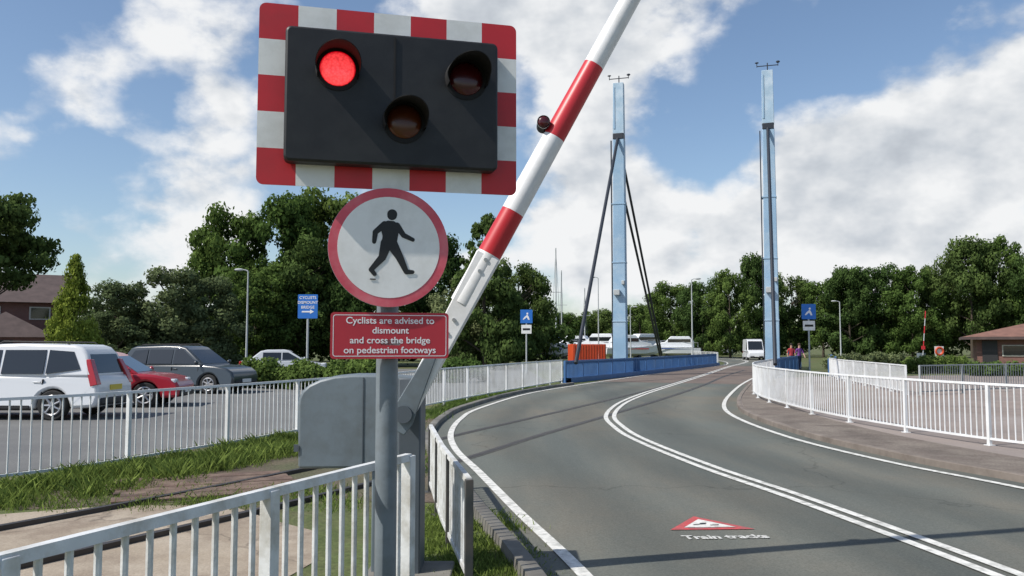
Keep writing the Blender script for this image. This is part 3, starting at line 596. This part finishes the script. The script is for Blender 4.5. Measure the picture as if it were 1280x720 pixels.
# ---------------------------------------------------------------- buildings
def house_left():
    Y=60; r=thing('brick_house','dark roofed brick house at the left edge behind the parked cars','house',(-35.6,57.2,0),R(30))
    ze=Z(378,Y);zt=Z(340,Y); g=MB(); g.box((0,4,ze/2),(10,8,ze)); g.build('wall',M['brick'],r)
    g=MB(); g.ext([(-.6,ze-.1),(4,zt),(8.6,ze-.1)],-5.4,5.4,'yz'); ro=g.build('roof',M['roofd'],r)
    g=MB(); g.box((-2,4,zt+.2),(.7,.6,1.1)); g.build('chimney',M['brick'],ro)
    for x in(-3,0,3):
        g=MB(); g.box((x,-.02,3.9),(1.3,.1,.9)); f=g.build('window',M['cream'],r); g=MB(); g.box((x,-.06,3.9),(1.1,.06,.72)); g.build('pane',M['glass'],f)
    g=MB(); g.box((1,-2,1.1),(5,4,2.2)); g.build('porch_wall',M['brick'],r)
    g=MB(); g.add([(-2,-4.3,2.2),(4,-4.3,2.2),(4,-.1,2.2),(-2,-.1,2.2),(1,-2.2,3.9)],[(0,1,4),(1,2,4),(2,3,4),(3,0,4),(3,2,1,0)]); g.build('porch_roof',M['roofd'],r)
    g=MB(); g.box((1,-4.02,1.0),(1,.08,2)); g.build('door',M['trim'],r)
house_left()
def house_right():
    Y=60; x0=X(1206,Y); r=thing('brick_building','low brick building with terracotta hipped roof at the right edge','building',(x0,Y,0),R(-27))
    ze=Z(421,Y);zt=Z(401,Y)+.25
    g=MB(); g.box((9,4.5,ze/2),(16.6,8,ze)); g.build('wall',M['brick'],r)
    g=MB(); g.add([(-.2,-.3,ze),(18,-.3,ze),(18,9.3,ze),(-.2,9.3,ze),(5.6,4.5,zt),(13,4.5,zt)],[(0,1,5,4),(1,2,5),(2,3,4,5),(3,0,4),(3,2,1,0)]); g.build('roof',M['rooft'],r)
    g=MB(); g.box((8.9,-.34,ze-.1),(18.3,.06,.2)); g.box((-.24,4.5,ze-.1),(.06,9.7,.2)); g.build('fascia',M['roofd'],r)
    for x in(3,6,9.5):
        g=MB(); g.box((x,.47,1.3),(1.5,.08,.8)); f=g.build('window',M['cream'],r); g=MB(); g.box((x,.42,1.3),(1.35,.05,.66)); g.build('pane',M['glass'],f)
    g=MB(); g.box((1.5,.46,1.0),(.95,.08,2)); g.build('door',M['trim'],r)
house_right()
# ---------------------------------------------------------------- boats
def motor_boat(px,Y,L,ht,label,rz=0,stripe='navy',hull='gel'):
    r=thing('motor_boat',label,'boat',(X(px,Y),Y,.0),rz,'boats laid up beyond the bridge')
    n=12; vs=[];fs=[]
    for i in range(n+1):
        t=i/n; x=-L/2+L*t; w=L*.16*(1-max(0,(t-.45)/.55)**2.2)+.02; zk=.35+.5*max(0,(t-.6)/.4)**2; zd=1.35+.45*t*t
        vs+=[(x,-w,zd),(x,-w*.82,zk+.35),(x,0,zk),(x,w*.82,zk+.35),(x,w,zd)]
    for i in range(n):
        for j in range(4): a=i*5+j; fs.append((a,a+1,a+6,a+5))
        fs.append((i*5+4,i*5,i*5+5,i*5+9))
    fs.append((0,1,2,3,4)); g=MB(); g.add(vs,fs); g.build('hull',M[hull],r)
    g=MB(); w=L*.12; g.ext([(-L*.38,1.4),(-L*.38,1.4+ht*.55),(-L*.3,1.4+ht),(L*.02,1.4+ht),(L*.12,1.4+ht*.5),(L*.3,1.75+ht*.1),(L*.34,1.5)],-w,w); g.build('cabin',M['gel'],r,bevel=.05)
    g=MB(); g.box((-L*.13,0,1.4+ht*.62),(L*.40,w*2+.04,ht*.28)); g.build('cabin_window',M['glass'],r)
    rl=[(-L*.45,1.45),(-L*.45,2.0),(L*.44,2.35),(L*.47,1.9)]
    for sd in(-1,1): g=MB(); g.tube([(x_,sd*L*.15*(1 if x_<L*.2 else .35),z_) for x_,z_ in rl],.03,5); g.build('guard_rail',M['alu'],r)
    for sd in(-1,1): g=MB(); g.box((-L*.12,sd*(L*.155),1.28),(L*.72,.03,.14)); g.build('stripe',M[stripe],r)
    for x in(-L*.3,L*.1): g=MB(); g.box((x,0,.25),(.3,L*.2,.5)); g.build('cradle',M['cable'],r)
motor_boat(682,92,6.5,1.2,'white motor boat at the left end of the boats, above the white railing',R(14))
motor_boat(712,108,7,1.5,'blue hulled cabin boat behind the orange container',R(160),'navy','navy')
motor_boat(745,104,7.5,1.7,'white cabin cruiser between the orange container and the left pylon',R(150),'navy')
motor_boat(790,100,7,1.5,'white cabin cruiser with red stripe standing just right of the left pylon',R(12),'markred')
motor_boat(812,112,6.8,1.8,'dark blue hulled cruiser between two white ones, right of the left pylon',R(25),'gel','navy')
motor_boat(840,106,7,1.4,'white cruiser at the right end of the boats, right of the left pylon',R(165))
def sail_boat(px,Y,py,L,label):
    h=Z(py,Y); r=thing('sailing_boat',label,'sailing boat',(X(px,Y),Y,0),R(80+px%20))
    n=12; vs=[];fs=[]
    for i in range(n+1):
        t=i/n; x=-L/2+L*t; w=L*.15*math.sin(math.pi*min(1,.25+t*.75))**.7+.02; zd=1.5+.3*t*t
        vs+=[(x,-w,zd),(x,-w*.7,.9),(x,0,.6),(x,w*.7,.9),(x,w,zd)]
    for i in range(n):
        for j in range(4): a=i*5+j; fs.append((a,a+1,a+6,a+5))
        fs.append((i*5+4,i*5,i*5+5,i*5+9))
    fs.append((0,1,2,3,4)); g=MB(); g.add(vs,fs); g.build('hull',M['gel'],r)
    g=MB(); g.cyl((0,0,1.5),(0,0,h),.09,.07,n=8); g.build('mast',M['galvlight'],r)
    g=MB(); g.cyl((0,-.8,h*.6),(0,.8,h*.6),.04,n=6); g.build('spreader',M['galvlight'],r)
    g=MB(); g.cyl((0,0,2.6),(-L*.42,0,2.6),.12,n=8); g.build('boom',M['navy'],r)
    for q_ in((L*.48,1.8),(-L*.48,1.6)): g=MB(); g.cyl((0,0,h-.1),(q_[0],0,q_[1]),.02,n=5); g.build('rigging',M['cable'],r)
    g=MB(); g.ext([(-L*.2,1.5),(-L*.2,1.95),(L*.12,2.0),(L*.25,1.6)],-.6,.6); g.build('cabin',M['gel'],r)
sail_boat(695,104,310,9,'sailing boat with the tallest bare mast, left of the left pylon')
sail_boat(702,120,338,8,'sailing boat with a shorter mast just right of the tallest mast')
sail_boat(731,118,360,8,'sailing boat whose mast stands between the near stay and the left pylon')
sail_boat(820,125,368,8,'sailing boat with a short thin mast right of the left pylon')
r=thing('storage_container','orange red storage container behind the blue parapet, in front of the boats','container',(X(733,86),86,0),R(8))
g=MB(); g.box((0,0,.9),(3.4,2.4,1.8)); g.build('container_body',M['orange'],r,bevel=.03)
for i in range(12): g=MB(); g.box((-1.54+i*.28,-1.22,.9),(.10,.05,1.65)); g.build('corrugation',M['orange'],r)
g=MB(); g.box((1.73,0,.9),(.04,2.2,1.7)); g.build('door',M['orange'],r)
r=thing('chevron_board','low black and white chevron board on the far bend beyond the bridge','sign',(X(906,112),112,0))
g=MB(); g.box((0,0,.95),(2.6,.05,.5)); g.build('panel',M['signblack'],r)
for i in range(4):
    x=-1.1+i*.62; g=MB(); g.ext([(x+.2,.73),(x+.42,.73),(x+.2,.95),(x+.42,1.17),(x+.2,1.17),(x-.02,.95)],-.032,-.027); g.build('chevron',M['facewhite'],r)
for sx in(-1,1): g=MB(); g.cyl((sx,.05,0),(sx,.05,1.1),.04,n=8); g.build('post',M['galvlight'],r)
Y=56; r=thing('life_ring_post','red life ring mounted on a post on the right, before the dark trees','life ring',(X(1173,Y),Y,0))
g=MB(); g.cyl((0,.12,0),(0,.12,1.7),.05,n=8); g.build('post',M['signblack'],r)
g=MB(); zz=Z(439,Y); g.tube([(.24*math.cos(a),0,zz+.24*math.sin(a)) for a in np.linspace(0,2*math.pi,25)],.065,8); g.build('ring',M['orange'],r)
g=MB(); g.box((0,.06,zz),(.6,.02,.65)); g.build('backboard',M['platew'],r)
Y=62; r=thing('barrier_gate','far raised barrier with slim red and white boom on the right, against the trees','barrier',(X(1150,Y),Y,0))
g=MB(); g.box((0,0,.55),(.5,.4,1.1)); g.build('pedestal',M['cab'],r,bevel=.02)
g=MB(); zt=Z(389,Y)
for i in range(6): 
    a=.9+(zt-.9)*i/6;b=.9+(zt-.9)*(i+1)/6; g.cyl((.3*(i/6),-.25,a),(.3*(i+1)/6,-.25,b),.036,n=8,mi=i%2)
g.build('boom',[M['galvlight'],M['boomr']],r)
g=MB(); g.box((.02,-.3,1.5),(.26,.05,.26)); g.build('sign_plate',M['signred'],r)
# ---------------------------------------------------------------- people
def person(label,loc,rz,shirt,trouser,hair,stride=.18,bag=None):
    r=thing('person',label,'person',loc,rz,None)
    J={'pel':(0,0,.93,.13),'wa':(0,0,1.08,.115),'ch':(0,.01,1.3,.135),'ne':(0,.02,1.46,.06),'hd0':(0,.03,1.56,.085),'hd':(0,.035,1.66,.095)}
    for s_,n_ in((-1,'l'),(1,'r')):
        st=stride*s_
        J['hip'+n_]=(s_*.1,0,.88,.09); J['kn'+n_]=(s_*.11,st*.55+.03,.5,.065); J['an'+n_]=(s_*.11,st-.02,.09,.045); J['to'+n_]=(s_*.13,st+.17,.045,.04)
        J['sh'+n_]=(s_*.19,0,1.4,.062); J['el'+n_]=(s_*.25,-st*.5,1.14,.045); J['wr'+n_]=(s_*.25,-st*.9+.08,.9,.032); J['ha'+n_]=(s_*.245,-st*.95+.12,.8,.035)
    keys=list(J); E=[('pel','wa'),('wa','ch'),('ch','ne'),('ne','hd0'),('hd0','hd')]
    for n_ in'lr': E+=[('pel','hip'+n_),('hip'+n_,'kn'+n_),('kn'+n_,'an'+n_),('an'+n_,'to'+n_),('ch','sh'+n_),('sh'+n_,'el'+n_),('el'+n_,'wr'+n_),('wr'+n_,'ha'+n_)]
    me=bpy.data.meshes.new('body'); me.from_pydata([J[k_][:3] for k_ in keys],[(keys.index(a),keys.index(b)) for a,b in E],[])
    o=bpy.data.objects.new('tmp',me); COL.objects.link(o); o.modifiers.new('s','SKIN'); 
    for i,k_ in enumerate(keys): me.skin_vertices[0].data[i].radius=(J[k_][3],)*2
    me.skin_vertices[0].data[0].use_root=True; m2=o.modifiers.new('u','SUBSURF'); m2.levels=2
    dg=bpy.context.evaluated_depsgraph_get(); dg.update(); nm=bpy.data.meshes.new_from_object(o.evaluated_get(dg)); bpy.data.objects.remove(o)
    nm.materials.clear()
    for m_ in(M['skin'],shirt,trouser,M['trim']): nm.materials.append(m_)
    for p in nm.polygons:
        c_=p.center; arm=abs(c_.x)>.2 and c_.z>.7
        p.material_index=3 if c_.z<.1 else 0 if c_.z>1.46 or(arm and c_.z<1.12) else 1 if(c_.z>.95 or arm) else 2
    b=bpy.data.objects.new('body',nm); COL.objects.link(b); b.parent=r
    g=MB(); g.ball((0,.01,1.70),.108,14,9,(.95,1.05,.95)); g.build('hair',hair,r)
    if bag: g=MB(); g.box((0,-.17,1.2),(.28,.14,.38)); g.build('backpack',bag,r,bevel=.04)
mm=lambda n,c:mat(n,c,.85)
person('person in a purple top walking on the bridge footway, right of the right pylon',(X(998,56),56,.02),R(200),mm('purple cloth',(.16,.05,.22)),mm('navy cloth',(.02,.03,.07)),mm('brown hair',(.06,.035,.02)))
person('person in a red top beside the one in purple, nearer the pylon',(X(988,58),58,.02),R(190),mm('red cloth',(.4,.04,.05)),mm('grey cloth',(.09,.1,.12)),mm('dark hair',(.02,.015,.01)),.1,mm('blue bag',(.03,.07,.2)))
# ---------------------------------------------------------------- vegetation
def leafmesh(name,pts,nrm,size,shade,m,aspect=1.5):
    n=len(pts); a=np.cross(nrm,rng.normal(size=(n,3))); a/=np.linalg.norm(a,axis=1)[:,None]+1e-9; b=np.cross(nrm,a); b/=np.linalg.norm(b,axis=1)[:,None]+1e-9
    s=size[:,None]; v=np.empty((n,4,3)); v[:,0]=pts+a*s*aspect*.5; v[:,1]=pts+b*s*.5; v[:,2]=pts-a*s*aspect*.5; v[:,3]=pts-b*s*.5
    me=bpy.data.meshes.new(name); me.vertices.add(4*n); me.vertices.foreach_set('co',v.reshape(-1)); me.loops.add(4*n); me.loops.foreach_set('vertex_index',np.arange(4*n,dtype=np.int32))
    me.polygons.add(n); me.polygons.foreach_set('loop_start',np.arange(0,4*n,4,dtype=np.int32)); me.polygons.foreach_set('loop_total',np.full(n,4,dtype=np.int32))
    me.update(calc_edges=True); at_=me.attributes.new('shade','FLOAT','POINT'); at_.data.foreach_set('value',np.repeat(np.clip(shade,0,1),4).astype(np.float32)); me.materials.append(m); return me
def lobes_to_leaves(lobes,n,leaf,jit=.45,fuzz=.14):
    lobes=np.array(lobes); w=(lobes[:,3]*lobes[:,4]+lobes[:,3]*lobes[:,5]); idx=rng.choice(len(lobes),n,p=w/w.sum())
    d=rng.normal(size=(n,3)); d/=np.linalg.norm(d,axis=1)[:,None]; rr=np.where(rng.random(n)<.75,rng.uniform(.82,1.12,n),rng.uniform(.4,.9,n)); rr*=1+fuzz*rng.normal(size=n)
    L_=lobes[idx]; p=L_[:,:3]+d*L_[:,3:6]*rr[:,None]; nr=d+rng.normal(size=(n,3))*jit; nr/=np.linalg.norm(nr,axis=1)[:,None]
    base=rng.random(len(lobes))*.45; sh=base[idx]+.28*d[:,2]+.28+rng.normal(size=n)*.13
    return p,nr,leaf*rng.uniform(.6,1.4,n),sh
def crown_variant(kind,n=20000,leaf=.0175):
    lobes=[]
    def L3(q,a,z,sx,sz): lobes.append((q*math.cos(a),q*math.sin(a),z,sx,sx,sz))
    if kind=='round':
        for i in range(95):
            a=rng.uniform(0,2*math.pi); z=rng.uniform(.16,.94); env=math.sin(math.pi*min(1,max(.05,(z-.02)/1.0)))**.45*.43; q=env*math.sqrt(rng.uniform(.15,1)); s_=rng.uniform(.045,.10); L3(q,a,z,s_*1.15,s_*.85)
    elif kind=='high':
        for i in range(80):
            a=rng.uniform(0,2*math.pi); z=rng.uniform(.50,.95); env=math.sin(math.pi*min(1,max(.12,(z-.42)/.6)))**.5*.43; q=env*math.sqrt(rng.uniform(.1,1)); s_=rng.uniform(.04,.085); L3(q,a,z,s_*1.3,s_*.7)
    elif kind=='tall':
        for i in range(100):
            a=rng.uniform(0,2*math.pi); z=rng.uniform(.10,.97); env=(.43 if z<.5 else .43*(1-(z-.5)/.5)**.55+.03); q=env*math.sqrt(rng.uniform(.1,1)); s_=rng.uniform(.035,.085); L3(q,a,z,s_*1.1,s_*1.05)
    elif kind=='pine':
        for i in range(120):
            a=rng.uniform(0,2*math.pi); z=rng.uniform(.05,.985); env=.48*(1-z)**.7+.01; q=env*math.sqrt(rng.uniform(.2,1)); s_=rng.uniform(.035,.075)*(1.3-z*.9); L3(q,a,z,s_*1.3,s_*.8)
    elif kind=='cone':
        for i in range(260):
            a=rng.uniform(0,2*math.pi); z=rng.uniform(.01,.985); env=.42*(1-z)**.8+.01; q=env*rng.uniform(.55,1); s_=(.035+.055*(1-z)); L3(q,a,z,s_*1.1,s_*.9)
    else:
        for i in range(90):
            a=rng.uniform(0,2*math.pi); z=rng.uniform(.04,.92); env=.44*(1-max(0,z-.3)**2*1.4); q=env*math.sqrt(rng.uniform(.05,1)); s_=rng.uniform(.05,.10); L3(q,a,z,s_,s_*.9)
    return lobes_to_leaves(lobes,n,leaf),lobes
VAR={}
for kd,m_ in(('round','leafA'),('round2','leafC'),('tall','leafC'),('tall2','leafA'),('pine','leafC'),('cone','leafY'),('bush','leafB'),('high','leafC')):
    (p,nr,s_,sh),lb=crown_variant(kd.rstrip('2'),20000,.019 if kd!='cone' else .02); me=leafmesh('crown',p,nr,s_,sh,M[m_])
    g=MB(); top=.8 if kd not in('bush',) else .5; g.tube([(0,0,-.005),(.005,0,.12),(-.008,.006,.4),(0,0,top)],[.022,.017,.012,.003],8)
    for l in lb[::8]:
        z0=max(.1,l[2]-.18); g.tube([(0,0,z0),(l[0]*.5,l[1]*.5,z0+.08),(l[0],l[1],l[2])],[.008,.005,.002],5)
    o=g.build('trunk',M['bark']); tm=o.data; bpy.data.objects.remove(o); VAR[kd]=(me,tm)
def tree(px,Y,py,wpx,kd,label,name='broadleaf_tree',cat='tree',group=None,zb=0):
    h=(Z(py,Y)-zb)*1.0; w=wpx/F*Y*1.08; r=thing(name,label,cat,(X(px,Y),Y,zb),random.uniform(0,6.28),group); r.scale=(w,w,h)
    for nm,me in zip(('crown','trunk'),VAR[kd]):
        o=bpy.data.objects.new(nm,me); COL.objects.link(o); o.parent=r
T=[(-42,38,232,185,'high','dark leafy tree overhanging the left edge of the frame'),
(148,54,352,120,'bush','grey green bushy tree right of the conical conifer'),
(208,56,334,135,'bush','broad grey green bushy tree in the middle of the left clump'),
(262,58,346,110,'bush','grey green bushy tree at the right end of the left clump'),
(292,70,262,125,'round','tall green tree behind the left street lamp'),
(352,68,246,150,'tall2','tallest green tree in the group left of the round sign'),
(418,72,240,140,'round','tall spreading green tree just left of the round sign'),
(385,66,300,125,'round2','darker tree in front of the tall group, above the blue cyclist sign'),
(320,64,330,115,'round','lower green tree below the tall group, right of the left street lamp'),
(478,66,290,120,'round2','dark tree hidden mostly behind the round sign'),
(548,68,300,110,'tall','dark tree seen between the round sign and the boom'),
(606,58,266,125,'pine','pointed dark tree whose tip rises right of the boom'),
(648,63,325,90,'round2','dark green tree on the right shoulder of the pointed tree'),
(580,62,345,110,'bush','low dense tree below the pointed tree, beside the boom'),
(706,135,390,70,'round','low far tree behind the tallest boat mast'),
(752,138,386,70,'round2','low far tree left of the left pylon'),
(800,136,380,65,'round','far tree right of the left pylon, behind the boats'),
(838,122,354,72,'round','tree left of the street lamp between the pylons'),
(878,116,348,70,'round2','tree behind the street lamp between the pylons'),
(912,112,340,72,'tall2','tree above the white van'),
(946,118,322,72,'tall','tallest dark tree directly left of the right pylon'),
(990,122,342,72,'round2','dark tree directly right of the right pylon'),
(1028,118,350,76,'round','tree above the blue sign on the right'),
(1062,114,336,84,'tall','tree just right of the short street lamp'),
(1100,116,330,84,'round2','dark tree midway between the right pylon and the frame edge'),
(1140,112,336,84,'tall2','tree behind the far raised barrier'),
(1176,114,324,80,'round2','dark tree above the red life ring'),
(1214,110,302,96,'tall','tallest tree on the right, left of the terracotta roof'),
(1252,112,300,90,'tall2','tall tree above the terracotta roof'),
(1292,108,308,90,'round2','dark tree cut by the right edge of the frame')]
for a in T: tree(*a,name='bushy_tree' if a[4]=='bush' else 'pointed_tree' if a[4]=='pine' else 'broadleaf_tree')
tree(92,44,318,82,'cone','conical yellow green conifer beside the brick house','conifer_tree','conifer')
def leafmass(name,path,depth,h,n,leaf,m,label=None,cat=None,kind=None,z0=0,rad=.5):
    lobes=[]; P=resamp(path,rad*.55)
    for p in P:
        for _ in range(2):
            s_=rng.uniform(.6,1.1)*rad; lobes.append((p.x+rng.uniform(-1,1)*depth*.3,p.y+rng.uniform(-1,1)*depth*.4,z0+rng.uniform(.25,.95)*max(.1,h-s_),s_,s_,s_*.9))
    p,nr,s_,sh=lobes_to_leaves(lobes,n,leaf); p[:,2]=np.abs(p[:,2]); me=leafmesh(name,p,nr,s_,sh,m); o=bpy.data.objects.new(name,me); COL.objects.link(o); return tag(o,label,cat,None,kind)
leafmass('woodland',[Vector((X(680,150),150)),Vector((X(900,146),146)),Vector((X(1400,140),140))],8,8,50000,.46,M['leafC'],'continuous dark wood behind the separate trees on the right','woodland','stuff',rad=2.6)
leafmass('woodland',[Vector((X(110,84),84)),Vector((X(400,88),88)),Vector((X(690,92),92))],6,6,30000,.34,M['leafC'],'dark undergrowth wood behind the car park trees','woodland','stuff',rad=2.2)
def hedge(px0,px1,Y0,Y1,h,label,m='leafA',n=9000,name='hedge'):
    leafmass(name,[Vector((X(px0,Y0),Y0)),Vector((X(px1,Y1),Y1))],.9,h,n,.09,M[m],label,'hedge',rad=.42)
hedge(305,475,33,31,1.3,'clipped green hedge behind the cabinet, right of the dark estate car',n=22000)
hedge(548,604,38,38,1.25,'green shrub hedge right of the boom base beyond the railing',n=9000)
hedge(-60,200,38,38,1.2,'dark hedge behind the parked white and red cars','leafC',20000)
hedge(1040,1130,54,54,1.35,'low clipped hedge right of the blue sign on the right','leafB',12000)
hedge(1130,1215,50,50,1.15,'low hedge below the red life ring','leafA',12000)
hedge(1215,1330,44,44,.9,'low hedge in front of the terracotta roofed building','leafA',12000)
def grass(name,centres,n,h,label,spread=.25):
    c=np.array(centres); idx=rng.integers(0,len(c),n); pts=c[idx,:2]+rng.normal(size=(n,2))*spread
    hh=h*rng.uniform(.4,1.3,n)*(c[idx,2] if c.shape[1]>2 else 1); a=rng.uniform(0,2*math.pi,n); lean=rng.normal(size=(n,2))*.45*hh[:,None]; w=.004+hh*.022
    v=np.zeros((n,4,3)); dx=np.cos(a)*w;dy=np.sin(a)*w
    v[:,0,0]=pts[:,0]-dx;v[:,0,1]=pts[:,1]-dy; v[:,1,0]=pts[:,0]+dx;v[:,1,1]=pts[:,1]+dy
    v[:,2,0]=pts[:,0]+dx*.6+lean[:,0]*.5;v[:,2,1]=pts[:,1]+dy*.6+lean[:,1]*.5;v[:,2,2]=hh*.65
    v[:,3,0]=pts[:,0]+lean[:,0];v[:,3,1]=pts[:,1]+lean[:,1];v[:,3,2]=hh
    me=bpy.data.meshes.new(name); me.vertices.add(4*n); me.vertices.foreach_set('co',v.reshape(-1)); me.loops.add(4*n); me.loops.foreach_set('vertex_index',np.arange(4*n,dtype=np.int32))
    me.polygons.add(n); me.polygons.foreach_set('loop_start',np.arange(0,4*n,4,dtype=np.int32)); me.polygons.foreach_set('loop_total',np.full(n,4,dtype=np.int32)); me.update(calc_edges=True)
    t_=me.attributes.new('shade','FLOAT','POINT'); t_.data.foreach_set('value',np.repeat(np.clip(rng.random(n)*.8+.15,0,1),4).astype(np.float32)); me.materials.append(M['grass'])
    o=bpy.data.objects.new(name,me); COL.objects.link(o); return tag(o,label,'grass',None,'stuff')
cs=[]
for p in resamp(clip(LR,5.2,16),.12):
    for k2 in range(3): cs.append((p.x+random.uniform(0,1.3),p.y-random.uniform(.1,1.2),random.uniform(.3,1.4)))
grass('grass',cs,60000,.14,'long tufted grass along the foot of the car park railing',.13)
cs=[(random.uniform(-5,-1.6),random.uniform(8.7,10),random.uniform(.2,.9)) for _ in range(70)]
cs+=[(-8+random.uniform(-2,2),8.7+random.uniform(-.6,.6),.8) for _ in range(30)]
grass('grass',cs,12000,.08,'scattered grass tufts between the concrete path and the timber deck',.16)
cs=[(random.uniform(-.75,.3),random.uniform(4.4,8.6),random.uniform(.3,1)) for _ in range(150)]; cs=[c_ for c_ in cs if c_[0]<.42-.09*(c_[1]-6)-.25 ]
grass('grass',cs,16000,.06,'short grass on the verge behind the signal post beside the kerb',.10)
cs=[(p.x-random.uniform(.6,1.3),p.y,random.uniform(.3,1.2)) for p in resamp(clip(LE,11,34),.25)]
grass('grass',cs,12000,.10,'weeds on the soil strip between the left kerb and the long railing',.15)
# ---------------------------------------------------------------- light, sky, camera
sv=Vector((-.83,-.40,1.0)).normalized()
sun=bpy.data.lights.new('sun','SUN'); sun.energy=4.8; sun.angle=R(.6); sun.color=(1,.95,.88); so=bpy.data.objects.new('sun',sun); COL.objects.link(so); so.rotation_euler=(-sv).to_track_quat('-Z','Y').to_euler()
w=bpy.data.worlds.new('World'); SC.world=w; w.use_nodes=True; nt=w.node_tree; N=nt.nodes; L=nt.links; N.clear()
try: w.cycles.sampling_method='MANUAL'; w.cycles.sample_map_resolution=256
except Exception: pass
out=N.new('ShaderNodeOutputWorld'); sky=N.new('ShaderNodeTexSky'); sky.sky_type='NISHITA'; sky.sun_disc=False; sky.sun_elevation=math.asin(sv.z); sky.sun_rotation=math.atan2(sv.x,sv.y); sky.air_density=1.0; sky.dust_density=.8; sky.ozone_density=2.2
bg=N.new('ShaderNodeBackground'); bg.inputs[1].default_value=.135
L.new(sky.outputs[0],bg.inputs[0])
tc=N.new('ShaderNodeTexCoord'); mp=N.new('ShaderNodeMapping'); mp.inputs['Scale'].default_value=(1,1,1.5); nrm=N.new('ShaderNodeVectorMath'); nrm.operation='NORMALIZE'
L.new(tc.outputs['Generated'],nrm.inputs[0]); L.new(nrm.outputs[0],mp.inputs['Vector']); P0=mp.outputs[0]
def mth(op,a,b=None,c=None,clampv=False):
    n=N.new('ShaderNodeMath'); n.operation=op; n.use_clamp=clampv
    for i,x in enumerate((a,b,c)):
        if x is None: continue
        if isinstance(x,(int,float)): n.inputs[i].default_value=x
        else: L.new(x,n.inputs[i])
    return n.outputs[0]
def noise(vec,det=7):
    n=N.new('ShaderNodeTexNoise'); n.inputs['Scale'].default_value=5.2; n.inputs['Detail'].default_value=det; n.inputs['Roughness'].default_value=.56; L.new(vec,n.inputs['Vector']); return n
off=N.new('ShaderNodeVectorMath'); off.operation='ADD'; L.new(P0,off.inputs[0]); off.inputs[1].default_value=(-.022,-.0,.035)
n0=noise(P0); n1=noise(off.outputs[0],5)
v=N.new('ShaderNodeTexVoronoi'); v.feature='F1'; v.inputs['Scale'].default_value=14; v.inputs['Detail'].default_value=1
wv=N.new('ShaderNodeVectorMath'); wv.operation='MULTIPLY_ADD'; L.new(n0.outputs['Color'],wv.inputs[0]); wv.inputs[1].default_value=(.12,.12,.12); L.new(P0,wv.inputs[2]); L.new(wv.outputs[0],v.inputs['Vector'])
d0=mth('MULTIPLY_ADD',v.outputs['Distance'],-.13,mth('ADD',n0.outputs['Fac'],.06))
blobs=[(1190,190,.26,.26),(1270,110,.16,.18),(1060,270,.22,.22),(780,60,.20,.19),(690,20,.2,.15),(540,30,.16,.12),(220,25,.17,.20),(285,165,.11,.22),(170,300,.15,.19),(250,250,.10,.10),(5,165,.08,.20),(100,85,.07,.16),(95,135,.05,.10),(860,295,.24,.17),(690,270,.15,.18),(770,220,.12,.12),(440,300,.25,.04),
(600,225,.09,-.22),(930,120,.13,-.25),(45,35,.09,-.20),(1090,25,.14,-.26),(860,190,.09,-.14),(40,270,.08,-.10),(400,270,.09,-.12),(185,120,.06,-.12)]
acc=None
for px,py,rad_,wt in blobs:
    d=ray(px,py).normalized(); c_=(d.x,d.y,d.z*1.5)
    ds=N.new('ShaderNodeVectorMath'); ds.operation='DISTANCE'; L.new(P0,ds.inputs[0]); ds.inputs[1].default_value=c_
    mr=N.new('ShaderNodeMapRange'); mr.interpolation_type='SMOOTHSTEP'; mr.inputs['From Min'].default_value=0; mr.inputs['From Max'].default_value=rad_*1.3; mr.inputs['To Min'].default_value=wt; mr.inputs['To Max'].default_value=0; L.new(ds.outputs['Value'],mr.inputs['Value'])
    acc=mr.outputs[0] if acc is None else mth('ADD',acc,mr.outputs[0])
D=mth('ADD',d0,acc)
mk=N.new('ShaderNodeMapRange'); mk.interpolation_type='SMOOTHSTEP'; mk.inputs['From Min'].default_value=.50; mk.inputs['From Max'].default_value=.69; L.new(D,mk.inputs['Value'])
lit=mth('SUBTRACT',n0.outputs['Fac'],n1.outputs['Fac']); lit=mth('MULTIPLY_ADD',lit,3.0,.86); thick=N.new('ShaderNodeMapRange'); thick.inputs['From Min'].default_value=.66; thick.inputs['From Max'].default_value=1.0; thick.inputs['To Max'].default_value=.36; L.new(D,thick.inputs['Value'])
lit=mth('SUBTRACT',lit,thick.outputs[0],None,True)
cr=N.new('ShaderNodeValToRGB'); L.new(lit,cr.inputs[0]); e=cr.color_ramp.elements; e[0].position=.1; e[0].color=(.40,.44,.50,1); e[1].position=.95; e[1].color=(.90,.91,.92,1); q=e.new(.5); q.color=(.60,.64,.69,1)
bg2=N.new('ShaderNodeBackground'); L.new(cr.outputs[0],bg2.inputs[0]); bg2.inputs[1].default_value=1.0
ms=N.new('ShaderNodeMixShader'); L.new(mk.outputs[0],ms.inputs[0]); L.new(bg.outputs[0],ms.inputs[1]); L.new(bg2.outputs[0],ms.inputs[2]); L.new(ms.outputs[0],out.inputs[0])
cam=bpy.data.cameras.new('camera'); co=bpy.data.objects.new('camera',cam); COL.objects.link(co); SC.camera=co; cam.sensor_width=36; cam.lens=36*F/1280; cam.clip_start=.05; cam.clip_end=4000
co.location=(0,0,CAMZ); co.rotation_euler=(R(90)+PITCH,0,0)
SC.view_settings.view_transform='Standard'; SC.view_settings.look='None'; SC.view_settings.exposure=0
